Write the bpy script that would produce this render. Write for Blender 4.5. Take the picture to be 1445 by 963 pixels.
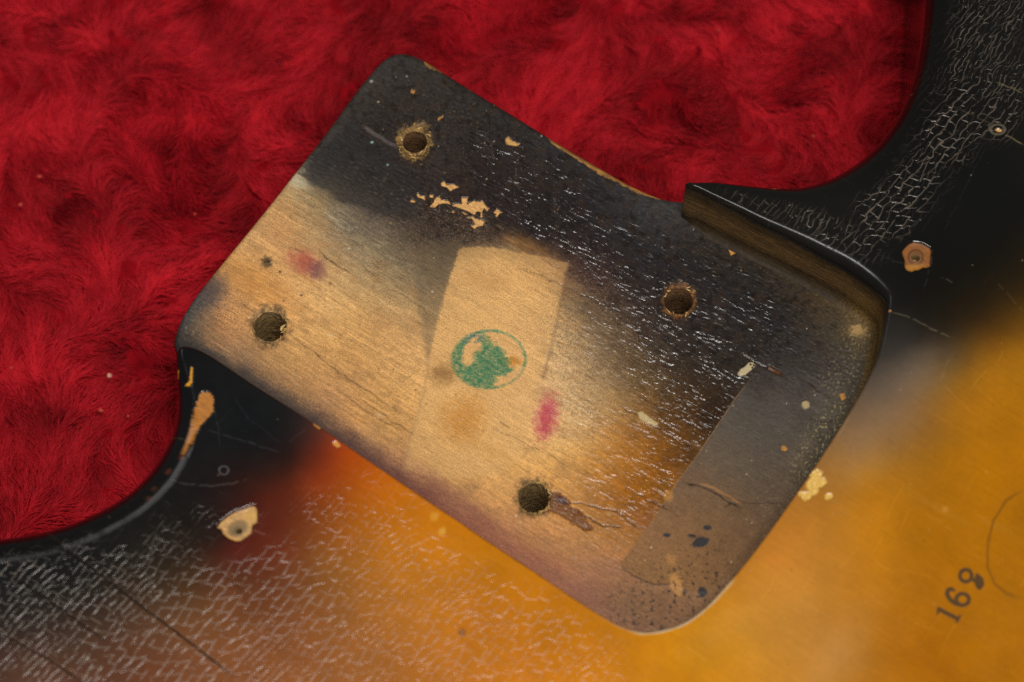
import bpy, math, random
import numpy as np
from mathutils.kdtree import KDTree
rng = np.random.default_rng(7)
random.seed(7)
C = bpy.context.scene.collection
for o in list(bpy.data.objects): bpy.data.objects.remove(o)
MM = 0.001

# ------------------------------------------------------------------ camera
TILT = math.radians(25.0)
DIST = 450*MM
LENS, SENS = 96.0, 36.0
cam_d = bpy.data.cameras.new('camera'); cam = bpy.data.objects.new('camera', cam_d); C.objects.link(cam)
cam.location = (0, -DIST*math.sin(TILT), DIST*math.cos(TILT)); cam.rotation_euler = (TILT, 0, 0)
cam_d.lens = LENS; cam_d.sensor_width = SENS; cam_d.clip_start = 0.01; cam_d.clip_end = 20
cam_d.dof.use_dof = True; cam_d.dof.focus_distance = DIST + 5*MM; cam_d.dof.aperture_fstop = 14.5
bpy.context.scene.camera = cam
# ------------------------------------------------------------------ world and lamps
w = bpy.data.worlds.new('World'); bpy.context.scene.world = w; w.use_nodes = True
w.node_tree.nodes['Background'].inputs[0].default_value = (1.0, 0.97, 0.93, 1); w.node_tree.nodes['Background'].inputs[1].default_value = 0.10
def area(name, loc, tgt, size, power, col=(1, 1, 1), sy=None):
    l = bpy.data.lights.new(name, 'AREA'); l.energy = power; l.color = col; l.size = size
    if sy: l.shape = 'RECTANGLE'; l.size_y = sy
    o = bpy.data.objects.new(name, l); C.objects.link(o); o.location = loc
    from mathutils import Vector
    o.rotation_euler = (Vector(tgt)-Vector(loc)).to_track_quat('-Z', 'Y').to_euler()
    return o
area('key_softbox', (0.14, -0.16, 0.80), (0, 0, 0), 0.22, 3.9, (1.0, 0.97, 0.92))
area('overhead_softbox', (-0.12, -0.03, 0.80), (0, 0, 0), 0.12, 1.3, (1.0, 0.97, 0.93))
area('front_softbox', (0.10, -0.80, 0.60), (0, 0, 0), 0.40, 2.2, (1.0, 0.97, 0.93))
area('back_softbox', (-0.40, 0.46, 0.80), (-0.05, 0, 0), 0.22, 0.35, (1.0, 0.98, 0.95))
sc = bpy.context.scene
sc.view_settings.view_transform = 'Standard'; sc.view_settings.look = 'None'; sc.view_settings.exposure = 0.0; sc.view_settings.gamma = 1
sc.cycles.use_denoising = False
sc.cycles.max_bounces = 6

# ------------------------------------------------------------------ measuring: photo pixel (1445x963) <-> plan point on a level plane
FPX = LENS/SENS*1445.0
cT, sT = math.cos(TILT), math.sin(TILT)
CAM = np.array([0, -DIST*sT, DIST*cT])
def unproj(px, py, z):
    px = np.asarray(px, float); py = np.asarray(py, float)
    a = (px-722.5)/FPX; b = -(py-481.5)/FPX
    dx = a; dy = b*cT + sT; dz = b*sT - cT
    t = (z-CAM[2])/dz
    return np.stack([CAM[0]+dx*t, CAM[1]+dy*t], -1)
def proj(x, y, z):
    rx = x-CAM[0]; ry = y-CAM[1]; rz = z-CAM[2]
    yy = ry*cT + rz*sT; dd = ry*sT - rz*cT
    return 722.5+FPX*rx/dd, 481.5-FPX*yy/dd

ZT = 12*MM      # face of the body above the pocket floor (z = 0)
ZB = -29*MM     # lower face of the body, where it lies on the plush

# ------------------------------------------------------------------ numpy noise
def _h(ix, iy, seed):
    n = (ix.astype(np.int64)*374761393 + iy.astype(np.int64)*668265263 + seed*1442695041) & 0xffffffff
    n = ((n ^ (n >> 13))*1274126177) & 0xffffffff
    return ((n ^ (n >> 16)) & 0xffff)/65535.0
def perlin(x, y, seed=0):
    x0 = np.floor(x); y0 = np.floor(y); fx = x-x0; fy = y-y0
    def g(i, j):
        a = _h(x0+i, y0+j, seed)*2*np.pi
        return np.cos(a)*(fx-i)+np.sin(a)*(fy-j)
    u = fx*fx*fx*(fx*(fx*6-15)+10); v = fy*fy*fy*(fy*(fy*6-15)+10)
    a = g(0, 0)*(1-u)+g(1, 0)*u; b = g(0, 1)*(1-u)+g(1, 1)*u
    return (a*(1-v)+b*v)*1.5
def fbm(x, y, seed=0, o=3):
    r = 0; a = 1; t = 0
    for k in range(o):
        r = r+a*perlin(x*2**k+k*17.3, y*2**k-k*9.1, seed+k*31); t += a; a *= .5
    return r/t
def sst(a, b, x):
    t = np.clip((x-a)/(b-a), 0, 1); return t*t*(3-2*t)
def mix(a, b, m):
    i = np.flatnonzero(m > 1e-4); b = np.asarray(b, float)
    if len(i) == 0: return a
    mm = m[i][:, None]; a[i] = a[i]*(1-mm)+(b if b.ndim == 1 else b[i])*mm
    return a

# ------------------------------------------------------------------ curves
def spline(pts, step, closed=True, extra=None):
    P = np.array(pts, float); n = len(P); out = []; ex = []
    E = np.array(extra, float) if extra is not None else np.zeros(n)
    rg = n if closed else n-1
    for i in range(rg):
        idx = [(i+k) % n if closed else min(max(i+k, 0), n-1) for k in (-1, 0, 1, 2)]
        p0, p1, p2, p3 = P[idx]; e1, e2 = E[idx[1]], E[idx[2]]
        d = [max(np.linalg.norm(q-p), 1e-9)**.5 for p, q in ((p0, p1), (p1, p2), (p2, p3))]
        m = max(2, int(np.linalg.norm(p2-p1)/step)+1)
        t = np.linspace(0, 1, m, endpoint=False)[:, None]
        m1 = (p2-p1) + d[1]*((p1-p0)/d[0]-(p2-p0)/(d[0]+d[1])) if d[0] > 1e-3*0 else p2-p1
        m2 = (p2-p1) + d[1]*((p3-p2)/d[2]-(p3-p1)/(d[1]+d[2]))
        h = (2*t**3-3*t**2+1)*p1+(t**3-2*t**2+t)*m1+(-2*t**3+3*t**2)*p2+(t**3-t**2)*m2
        out.append(h); ex.append((e1*(1-t)+e2*t)[:, 0])
    out = np.concatenate(out); ex = np.concatenate(ex)
    return out, ex
def resample(P, E, step, closed=True):
    Q = np.vstack([P, P[:1]]) if closed else P
    F = np.append(E, E[0]) if closed else E
    s = np.r_[0, np.cumsum(np.linalg.norm(np.diff(Q, axis=0), axis=1))]
    n = int(s[-1]/step); t = np.linspace(0, s[-1], n, endpoint=not closed)
    return np.stack([np.interp(t, s, Q[:, 0]), np.interp(t, s, Q[:, 1])], -1), np.interp(t, s, F)
def smooth_c(A, k):
    for _ in range(k):
        A = (np.roll(A, 1, 0)+2*A+np.roll(A, -1, 0))/4
    return A
def inside(P, x, y):   # row scan, x and y are 1-d rectilinear coordinates; returns bool (ny, nx)
    res = np.zeros((len(y), len(x)), bool)
    x1, y1 = P[:, 0], P[:, 1]; x2, y2 = np.roll(x1, -1), np.roll(y1, -1)
    for j, yy in enumerate(y):
        c = (y1 <= yy) != (y2 <= yy)
        if not c.any(): continue
        xs = np.sort(x1[c]+(yy-y1[c])*(x2[c]-x1[c])/(y2[c]-y1[c]))
        res[j] = (np.searchsorted(xs, x) % 2) == 1
    return res

# ------------------------------------------------------------------ meshes
def mesh_from(name, V, F, attrs=None, normals=None, mat=None, parent=None):
    me = bpy.data.meshes.new(name)
    F = np.asarray(F, np.int32); k = F.shape[1]
    me.vertices.add(len(V)); me.vertices.foreach_set('co', np.asarray(V, np.float32).ravel())
    me.loops.add(F.size); me.loops.foreach_set('vertex_index', F.ravel())
    me.polygons.add(len(F)); me.polygons.foreach_set('loop_start', np.arange(0, F.size, k, dtype=np.int32))
    me.update(calc_edges=True)
    me.polygons.foreach_set('use_smooth', np.ones(len(F), bool))
    for a, v in (attrs or {}).items():
        if v.ndim == 2:
            at = me.color_attributes.new(a, 'FLOAT_COLOR', 'POINT')
            at.data.foreach_set('color', np.hstack([v, np.ones((len(v), 1))]).astype(np.float32).ravel())
        else:
            at = me.attributes.new(a, 'FLOAT', 'POINT'); at.data.foreach_set('value', v.astype(np.float32))
    if normals is not None:
        me.normals_split_custom_set_from_vertices(normals.astype(np.float32))
    if mat: me.materials.append(mat)
    o = bpy.data.objects.new(name, me); C.objects.link(o); o.parent = parent
    return o
def vnormals(V, F):
    a = V[F[:, 2]]-V[F[:, 0]]; b = V[F[:, 3]]-V[F[:, 1]]
    n = np.cross(a, b); N = np.zeros_like(V)
    for k in range(4):
        for c in range(3):
            N[:, c] += np.bincount(F[:, k], n[:, c], len(V))
    return N/np.maximum(np.linalg.norm(N, axis=1), 1e-12)[:, None]
def sub(V, F, at, N, m):
    f = F[m]; u, inv = np.unique(f, return_inverse=True)
    return V[u], inv.reshape(f.shape), {k: a[u] for k, a in at.items()}, N[u]
def srgb2lin(c):
    c = np.clip(c, 0, 1); return np.where(c <= .04045, c/12.92, ((c+.055)/1.055)**2.4)

def pieces(F, m):
    """connected groups of faces inside the mask, largest first"""
    fi = np.flatnonzero(m); f = F[fi]; u, inv = np.unique(f, return_inverse=True); inv = inv.reshape(f.shape); lab = np.arange(len(u))
    while True:
        lo = lab[inv].min(1); new = lab.copy()
        for k in range(4): np.minimum.at(new, inv[:, k], lo)
        new = new[new]
        if (new == lab).all(): break
        lab = new
    fl = lab[inv[:, 0]]; out = []
    for l in np.unique(fl):
        q = fi[fl == l]
        if len(q) >= 14: out.append(q)
    return sorted(out, key=lambda q: -len(q))
def sheet(outline, holes, xs, ys, z, paint):
    ins = inside(outline, xs, ys)
    for h in holes: ins &= ~inside(h, xs, ys)
    X, Y = np.meshgrid(xs, ys)
    allp = np.vstack([outline]+holes)
    nb = np.zeros_like(ins)
    pad = np.pad(ins, 1)
    for a in (0, 1, 2):
        for b in (0, 1, 2):
            nb |= pad[a:a+ins.shape[0], b:b+ins.shape[1]]
    band = nb & ~ins
    kd = KDTree(len(allp))
    for i, p in enumerate(allp): kd.insert((p[0], p[1], 0), i)
    kd.balance()
    bj, bi = np.nonzero(band)
    for j, i in zip(bj, bi):
        c, _, _ = kd.find((X[j, i], Y[j, i], 0)); X[j, i] = c[0]; Y[j, i] = c[1]
    use = ins | band
    idx = -np.ones(ins.shape, np.int64); idx[use] = np.arange(use.sum())
    q = np.stack([idx[:-1, :-1], idx[:-1, 1:], idx[1:, 1:], idx[1:, :-1]], -1)
    anyin = ins[:-1, :-1] | ins[:-1, 1:] | ins[1:, 1:] | ins[1:, :-1]
    ok = (q >= 0).all(-1) & anyin
    F = q[ok]
    x = X[use]; y = Y[use]
    U, V_ = proj(x, y, z)
    p = paint(U, V_)
    V = np.stack([x, y, z+p.pop('h')*MM], -1)
    return V, F, p, vnormals(V, F)

# ------------------------------------------------------------------ outlines (measured on the photograph, px)
# body face: x, y, rounding radius in mm
T = [(966,258,.6),(985,256,.7),(1010,255,1.0),(1050,256,2.0),(1090,256,3.2),(1130,252,4.5),(1170,238,5.5),(1210,214,6),(1245,182,6),(1275,138,6),(1296,80,6),(1308,10,6),(1316,-80,6),
     (1340,-260,6),(1500,-420,6),(1900,-520,6),(2600,-300,6),(2700,600,6),(2500,1500,6),(1500,1800,6),(300,1850,6),(-700,1500,6),(-900,1100,6),(-600,840,6),(-250,780,6),
     (-80,757,6),(0,745,6),(50,737,6),(95,724,6),(140,704,6),(175,682,6),(203,655,6),(226,624,5.5),(242,594,4.5),(249,562,3.2),(249,530,2.0),(248,505,1.2),(250,492,.9),(255,487,.8),
     (268,488,.8),(290,496,.8),(315,512,.7),(350,536,.6),(400,568,.5),(460,607,.45),(520,649,.4),(600,703,.4),(680,757,.4),(760,810,.4),(820,850,.4),(850,869,.4),(875,883,.4),(905,892,.4),(935,889,.4),
     (965,879,.4),(995,858,.4),(1020,832,.4),(1050,797,.4),(1080,758,.4),(1120,702,.4),(1160,643,.4),(1195,587,.5),(1222,540,.5),(1240,498,.6),(1248,460,.7),(1251,432,.9),(1249,417,1.3),
     (1236,404,1.7),(1218,389.5,1.9),(1194,373,1.9),(1166,358,1.8),(1138,343,1.6),(1108,328,1.3),(1077,313.5,1.1),(1044,296.5,.9),(1011,280,.7),(985,267,.6),(972,262,.6)]
Tpx = np.array(T, float)
Tw = unproj(Tpx[:, 0], Tpx[:, 1], ZT)
# which control points belong to the pocket's edge
lab = np.zeros(len(T)); i0 = [i for i, t in enumerate(T) if t[:2] == (255,487)][0]; lab[i0:] = 1; lab[0] = .5
raw, rr = spline(Tw, .1*MM, True, Tpx[:, 2]); _, ll = spline(Tw, .1*MM, True, lab)
c0, r0 = resample(raw, rr, .14*MM); _, l0 = resample(raw, ll, .14*MM)
TC = smooth_c(c0, 10); TR = smooth_c(r0, 60); TL = smooth_c(l0, 2)
if np.sum(TC[:, 0]*np.roll(TC[:, 1], -1)-np.roll(TC[:, 0], -1)*TC[:, 1]) < 0:
    TC, TR, TL = TC[::-1], TR[::-1], TL[::-1]
def normals2(P):
    t = np.roll(P, -1, 0)-np.roll(P, 1, 0); t = smooth_c(t, 6); t /= np.linalg.norm(t, axis=1)[:, None]
    return np.stack([-t[:, 1], t[:, 0]], -1)
TN = normals2(TC)
_u, _v = proj(TC[:, 0], TC[:, 1], ZT)
_in = (_u > -25) & (_u < 1470) & (_v > -25) & (_v < 990); _k = _in | (np.arange(len(TC)) % 24 == 0)
TC, TN, TR, TL = TC[_k], TN[_k], TR[_k], TL[_k]
TI = TC+TN*(TR*MM)[:, None]

Fp = [(245,487,1),(248,468,1),(256,448,1),(269,426,1),(285,404,1),(320,361,1),(370,300,1),(415,243,1),(460,185,1),(500,130,1),(521,104,1),(536,87,1),(550,77,1),(566,73,1),(582,76,1),(602,85,1),(632,104,1),
      (680,134,1),(725,161,1),(770,189,1),(830,225,1),(885,257,1),(920,273,1),(945,281,1),(968,283,1),(1000,288,1),(1040,300,1)]
Fw = unproj([p[0] for p in Fp], [p[1] for p in Fp], 0.0)
# hidden rest of the floor runs a little under the body face
pk = TL > .7
seg = TC[pk]
d0 = np.linalg.norm(seg[0]-Fw[-1]); d1 = np.linalg.norm(seg[-1]-Fw[-1])
ii = np.nonzero(pk)[0]; br = np.nonzero(np.diff(ii) > 1)[0]
if len(br): ii = np.r_[ii[br[0]+1:], ii[:br[0]+1]]
seg = (TC+TN*3.0*MM)[ii]
if np.linalg.norm(seg[0]-Fw[-1]) > np.linalg.norm(seg[-1]-Fw[-1]): seg = seg[::-1]
seg = seg[130:-60:30]
Fall = np.vstack([Fw, seg]); vis = np.r_[np.ones(len(Fw)), np.zeros(len(seg))]
raw, vv = spline(Fall, .1*MM, True, vis)
f0, v0 = resample(raw, vv, .14*MM)
FC = smooth_c(f0, 10); FV = v0
if np.sum(FC[:, 0]*np.roll(FC[:, 1], -1)-np.roll(FC[:, 0], -1)*FC[:, 1]) < 0: FC, FV = FC[::-1], FV[::-1]
FN = normals2(FC); _k = (FV > 0) | (np.arange(len(FC)) % 8 == 0); FC, FV, FN = FC[_k], FV[_k], FN[_k]; FR = np.full(len(FC), 1.1)
FI = FC+FN*(FR*MM)[:, None]

# holes: centre px, radius px
BOLT = [(585.5,199.5,17.5,18.5),(380.5,460,22.5,23.5),(957.5,424,20,21.5),(754,702,21.5,22.5)]
def hole_poly(cx, cy, rx, ry, z, seed, rag=.10, n=160):
    a = np.linspace(0, 2*np.pi, n, endpoint=False)
    k = 1+rag*fbm(np.cos(a)*2+seed*5, np.sin(a)*2+seed, seed, 3)+.35*rag*perlin(np.cos(a)*7+seed, np.sin(a)*7, seed+4)
    c = unproj(cx, cy, z); r = (rx+ry)/2/8.6*MM
    return c+np.stack([np.cos(a), np.sin(a)], -1)*(r*k)[:, None]
bolt_polys = [hole_poly(*b, 0.0, i+1) for i, b in enumerate(BOLT)]
SCREW = [(1292.5,363,6,6),(337,749,4.6,4.6)]
screw_polys = [hole_poly(*b, ZT, i+11, .14, 60) for i, b in enumerate(SCREW)]
PILOT = [(376.5,370,4.2,4.6)]
pilot_polys = [hole_poly(*b, 0.0, i+21, .4, 60) for i, b in enumerate(PILOT)]

# ------------------------------------------------------------------ colour fields read off the photograph (sRGB 0..255)
def field(ctrl, soft=14.):
    P = np.array([c[:2] for c in ctrl], float); Cc = np.array([c[2:] for c in ctrl], float)
    def phi(d2): return np.sqrt(d2+soft*soft)
    D = ((P[:, None]-P[None])**2).sum(-1)
    A = phi(D)/100-np.eye(len(P))*.0
    n = len(P); M = np.zeros((n+1, n+1)); M[:n, :n] = A; M[:n, n] = 1; M[n, :n] = 1
    W = np.linalg.solve(M, np.vstack([Cc, np.zeros((1, 3))]))
    lo, hi = Cc.min(0), Cc.max(0)
    def f(U, V):
        out = np.empty((len(U), 3))
        for s in range(0, len(U), 100000):
            u = np.clip(U[s:s+100000], -60, 1500); v = np.clip(V[s:s+100000], -40, 1010)
            d2 = (u[:, None]-P[None, :, 0])**2+(v[:, None]-P[None, :, 1])**2
            out[s:s+100000] = (phi(d2)/100)@W[:n]+W[n]
        return np.clip(out, lo, hi)
    return f
TOPC = field([(1445,0,24,24,22),(1400,100,24,24,22),(1310,60,16,15,13),(1300,150,16,15,13),(1350,300,20,20,18),(1200,280,24,23,20),(1100,290,26,25,22),(1030,270,24,23,20),(1445,300,22,21,17),(1400,380,28,22,12),
 (1300,430,26,22,16),(1370,430,42,30,12),(1445,410,62,42,12),(1400,480,112,72,16),(1330,470,52,40,25),(1270,470,36,34,32),(1445,500,150,98,15),(1300,520,92,76,58),(1340,500,88,66,38),(1250,560,98,80,62),  # greyed tones beside the pocket rim hold painted milky reflection
 (1290,590,132,94,52),(1350,560,152,100,24),(1445,600,165,104,6),(1200,620,132,98,62),(1390,520,150,98,18),(1230,690,170,110,22),(1300,750,170,106,5),(1445,750,165,103,4),(1400,900,168,104,4),(1200,800,184,118,26),
 (1120,850,192,128,42),(1050,900,194,130,34),(1180,920,182,122,48),(960,930,198,128,8),(1300,940,165,98,0),(850,930,194,118,10),(1100,780,188,116,30),(1350,650,166,105,8),(1500,850,165,102,4),(1220,860,176,112,26),
 (490,625,164,66,14),(460,612,120,50,28),(430,600,60,38,34),(400,580,30,28,28),(330,540,22,22,23),(290,520,20,19,20),(270,600,22,22,24),(230,650,20,20,21),(350,650,32,22,20),(410,645,54,26,20),(455,650,128,46,16),(440,680,136,52,14),(520,660,176,82,6),
 (380,700,92,32,16),(370,740,100,34,18),(330,775,92,32,20),(300,750,45,24,18),(340,810,95,46,24),(420,720,116,48,18),(470,700,146,68,12),(560,690,188,102,5),(640,740,190,112,5),(700,785,188,114,5),(800,860,188,114,8),
 (560,780,186,110,18),(450,800,128,76,32),(600,900,176,106,30),(750,930,190,112,14),(400,900,128,74,36),(300,850,108,66,36),(250,800,60,41,23),(200,860,84,57,38),(150,780,24,22,20),(100,820,28,25,22),
 (100,900,76,52,38),(0,800,18,18,20),(0,870,42,34,31),(30,940,86,56,42),(200,940,104,60,36),(150,720,18,18,19),(300,940,124,74,40),(0,750,12,12,12),(500,900,148,90,38),(100,760,18,18,18),(680,860,184,108,13)])
FLC = field([(560,85,50,50,51),(530,110,54,53,53),(470,180,56,55,54),(435,232,70,67,62),(600,110,48,47,46),(650,130,45,44,44),(700,170,40,40,41),(620,220,46,42,42),(520,200,42,40,40),(500,255,54,50,48),(560,290,54,48,46),(540,160,40,38,37),
 (680,230,36,31,32),(740,260,38,32,34),(650,300,46,38,37),(780,330,36,31,33),(760,200,44,44,47),(830,250,38,38,42),(900,290,48,50,54),(960,300,58,58,60),(880,360,36,34,38),(960,370,32,33,37),(1050,400,34,35,37),(1000,440,38,36,38),(1020,330,50,46,40),
 (1100,450,34,35,38),(1060,490,38,37,38),(1150,500,52,50,48),(1200,520,66,62,55),(1225,470,84,72,48),(1235,430,90,74,46),(1150,400,66,52,32),(412,246,178,160,124),(450,285,142,120,84),(440,255,100,92,78),(400,290,176,134,86),(480,315,128,112,90),(530,350,128,112,86),(570,385,132,112,82),
 (600,330,62,52,45),(540,310,74,66,60),(625,375,92,78,60),(372,322,194,148,96),(340,390,188,140,84),(310,380,180,134,86),(285,420,76,70,68),(265,450,72,70,68),(300,405,130,98,76),(252,478,46,46,47),(300,460,158,114,74),(330,490,168,124,84),(300,500,150,112,78),(400,560,170,126,82),(460,600,172,126,80),(530,650,176,126,82),(610,705,176,122,80),(690,760,160,104,74),(760,805,152,98,72),(400,400,200,150,92),
 (460,430,208,162,102),(500,450,194,148,90),(450,370,180,140,92),(550,480,194,148,92),(480,520,186,138,82),(400,520,178,134,82),(450,560,180,132,84),(500,600,188,136,82),(540,600,188,140,80),
 (620,650,196,146,88),(700,700,200,146,84),(720,745,178,122,78),(820,830,150,100,76),(780,750,186,128,72),
 (700,420,216,168,106),(690,336,66,54,46),(755,345,58,47,43),(650,336,64,54,46),(690,375,206,160,100),(745,385,200,150,90),(640,560,216,166,104),(700,600,216,168,106),(650,600,208,154,86),(770,380,150,112,72),(810,375,70,52,46),(790,440,180,142,94),(830,430,96,78,60),(850,390,58,44,44),(800,500,186,150,104),(760,560,208,164,110),
 (850,530,142,112,76),(900,470,64,52,44),(900,540,96,74,46),(950,500,52,44,38),(830,590,186,146,94),(880,600,158,108,50),(950,590,84,56,26),(1000,560,50,36,22),(980,630,94,60,20),(950,680,128,80,24),(880,670,160,100,28),(850,700,152,98,38),(910,735,128,80,38),(800,650,196,144,76),
 (830,760,168,116,60),(870,790,158,106,66),(1080,590,82,72,62),(1130,580,70,64,59),(1050,670,92,74,58),(1000,715,104,80,58),(940,780,132,98,66),(980,820,136,100,64),(1020,780,122,88,58),(920,850,130,92,60),(900,882,120,86,58),(1100,700,92,74,56),(1150,620,78,72,60),
 (1060,770,112,84,56),(1180,560,74,68,60),(1040,815,120,88,56),(960,850,128,90,58),(860,840,136,94,64),(345,500,152,114,78),(400,535,168,124,82),(460,572,174,128,84),(520,612,184,136,84),(570,650,178,128,82),(630,690,190,138,84),(690,728,178,122,76),(745,765,174,118,72),(800,800,164,110,72),(315,440,176,128,82),(1040,545,44,38,32),(1020,575,44,30,18),(1000,600,48,31,15),(975,640,84,52,14),(945,685,122,76,18),(915,722,134,82,28),(890,758,156,102,42)], 8.)
TPF = field([(1070,535,66,62,58),(1040,570,74,66,58),(1010,610,86,74,62),(980,650,98,78,60),(950,690,110,82,58),(920,735,128,92,60),(885,790,136,98,62),(940,810,136,98,60),(1000,790,126,90,56),(1060,740,106,78,52),(1090,690,88,72,57),
 (1110,640,80,70,60),(1140,580,70,66,60),(1180,555,66,62,56),(1000,715,112,84,56),(1050,650,88,75,60)], 12.)

def blob(U, V, cx, cy, rx, ry, ang=0, soft=.3, nz=0, sc_=10., seed=0):
    a = math.radians(ang); du = U-cx; dv = V-cy
    R_ = max(rx, ry)*(2.2+nz); m = np.zeros(len(U))
    w_ = np.flatnonzero((np.abs(dv) < R_) & (np.abs(du) < R_))
    if len(w_) == 0: return m
    du = du[w_]; dv = dv[w_]
    x = (du*math.cos(a)+dv*math.sin(a))/rx; y = (-du*math.sin(a)+dv*math.cos(a))/ry
    dd = np.sqrt(x*x+y*y)
    if nz: dd = dd+nz*fbm(U[w_]/sc_, V[w_]/sc_, seed, 3)
    m[w_] = 1-sst(1-soft, 1+soft, dd)
    return m
def near(U, V, pts, pad):
    P = np.array(pts, float)[:, :2]
    return (U > P[:, 0].min()-pad) & (U < P[:, 0].max()+pad) & (V > P[:, 1].min()-pad) & (V < P[:, 1].max()+pad)
def line(U, V, pts, w0, soft=.8, wob=0, seed=0, broken=0):
    """mask of a thin line; w0 in px"""
    m = np.zeros(len(U)); k = near(U, V, pts, w0*2+6+wob*2)
    if not k.any(): return m
    u, v = U[k], V[k]
    if wob: u = u+wob*perlin(U[k]/14, V[k]/14, seed); v = v+wob*perlin(U[k]/14+9, V[k]/14, seed+1)
    d = np.full(len(u), 1e9); L = 0; s = np.zeros(len(u))
    for (x1, y1), (x2, y2) in zip(pts[:-1], pts[1:]):
        l2 = (x2-x1)**2+(y2-y1)**2; t = np.clip(((u-x1)*(x2-x1)+(v-y1)*(y2-y1))/l2, 0, 1)
        dd = np.hypot(u-x1-t*(x2-x1), v-y1-t*(y2-y1)); b = dd < d
        d[b] = dd[b]; s[b] = (L+t*l2**.5)[b]; L += l2**.5
    r = 1-sst(w0-soft, w0+soft, d)
    tap = np.minimum(s, L-s)/max(L, 1)
    r = r*sst(-.02, .12, tap)
    if broken: r = r*sst(-.15, .2, perlin(s/9., s*0+seed, seed)+.35-broken)
    m[k] = r; return m
def poly(U, V, pts, soft=.8, nz=0, sc_=5., seed=0):
    """mask of a polygon with a ragged edge"""
    P = np.array(pts, float); m = np.zeros(len(U)); k = near(U, V, pts, 4+nz*2)
    if not k.any(): return m
    u, v = U[k], V[k]; d = np.full(len(u), 1e9); c = np.zeros(len(u), bool)
    for (x1, y1), (x2, y2) in zip(P, np.roll(P, -1, 0)):
        l2 = (x2-x1)**2+(y2-y1)**2+1e-9; t = np.clip(((u-x1)*(x2-x1)+(v-y1)*(y2-y1))/l2, 0, 1)
        d = np.minimum(d, np.hypot(u-x1-t*(x2-x1), v-y1-t*(y2-y1)))
        if y1 != y2: c ^= ((y1 <= v) != (y2 <= v)) & (u < x1+(v-y1)*(x2-x1)/(y2-y1))
    sd = np.where(c, d, -d)
    if nz: sd = sd+nz*fbm(u/sc_, v/sc_, seed, 3)
    m[k] = sst(-soft, soft, sd); return m

# ------------------------------------------------------------------ part numbers
TOPPARTS = {1:'finish_chip',2:'finish_chip',3:'finish_chip',4:'finish_chip',5:'finish_chip',6:'finish_chip',7:'finish_chip',8:'stamped_digit',9:'stamped_digit',10:'stamped_digit',11:'finish_chip'}
def z2(pts, ox, oy, s): return [(ox+x/s, oy+y/s) for x, y in pts]
HOLECHIP_A = z2([(420,330),(450,290),(500,240),(560,215),(640,220),(700,235),(790,290),(812,330),(800,400),(795,540),(750,556),(700,552),(640,585),(590,588),(545,612),(480,590),(450,540),(455,460),(420,370)],1230,320,9.63)
HOLECHIP_B = z2([(250,525),(300,450),(400,370),(500,310),(620,270),(700,235),(770,235),(795,290),(800,400),(795,455),(730,490),(720,600),(640,660),(570,705),(500,705),(400,660),(325,590),(315,545)],280,690,9.63)
HORNCHIP = z2([(860,700),(895,705),(908,730),(905,785),(880,815),(850,845),(835,880),(810,920),(785,975),(768,960),(785,915),(805,880),(815,830),(820,790),(835,750),(845,715)],0,320,3.008)

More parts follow.
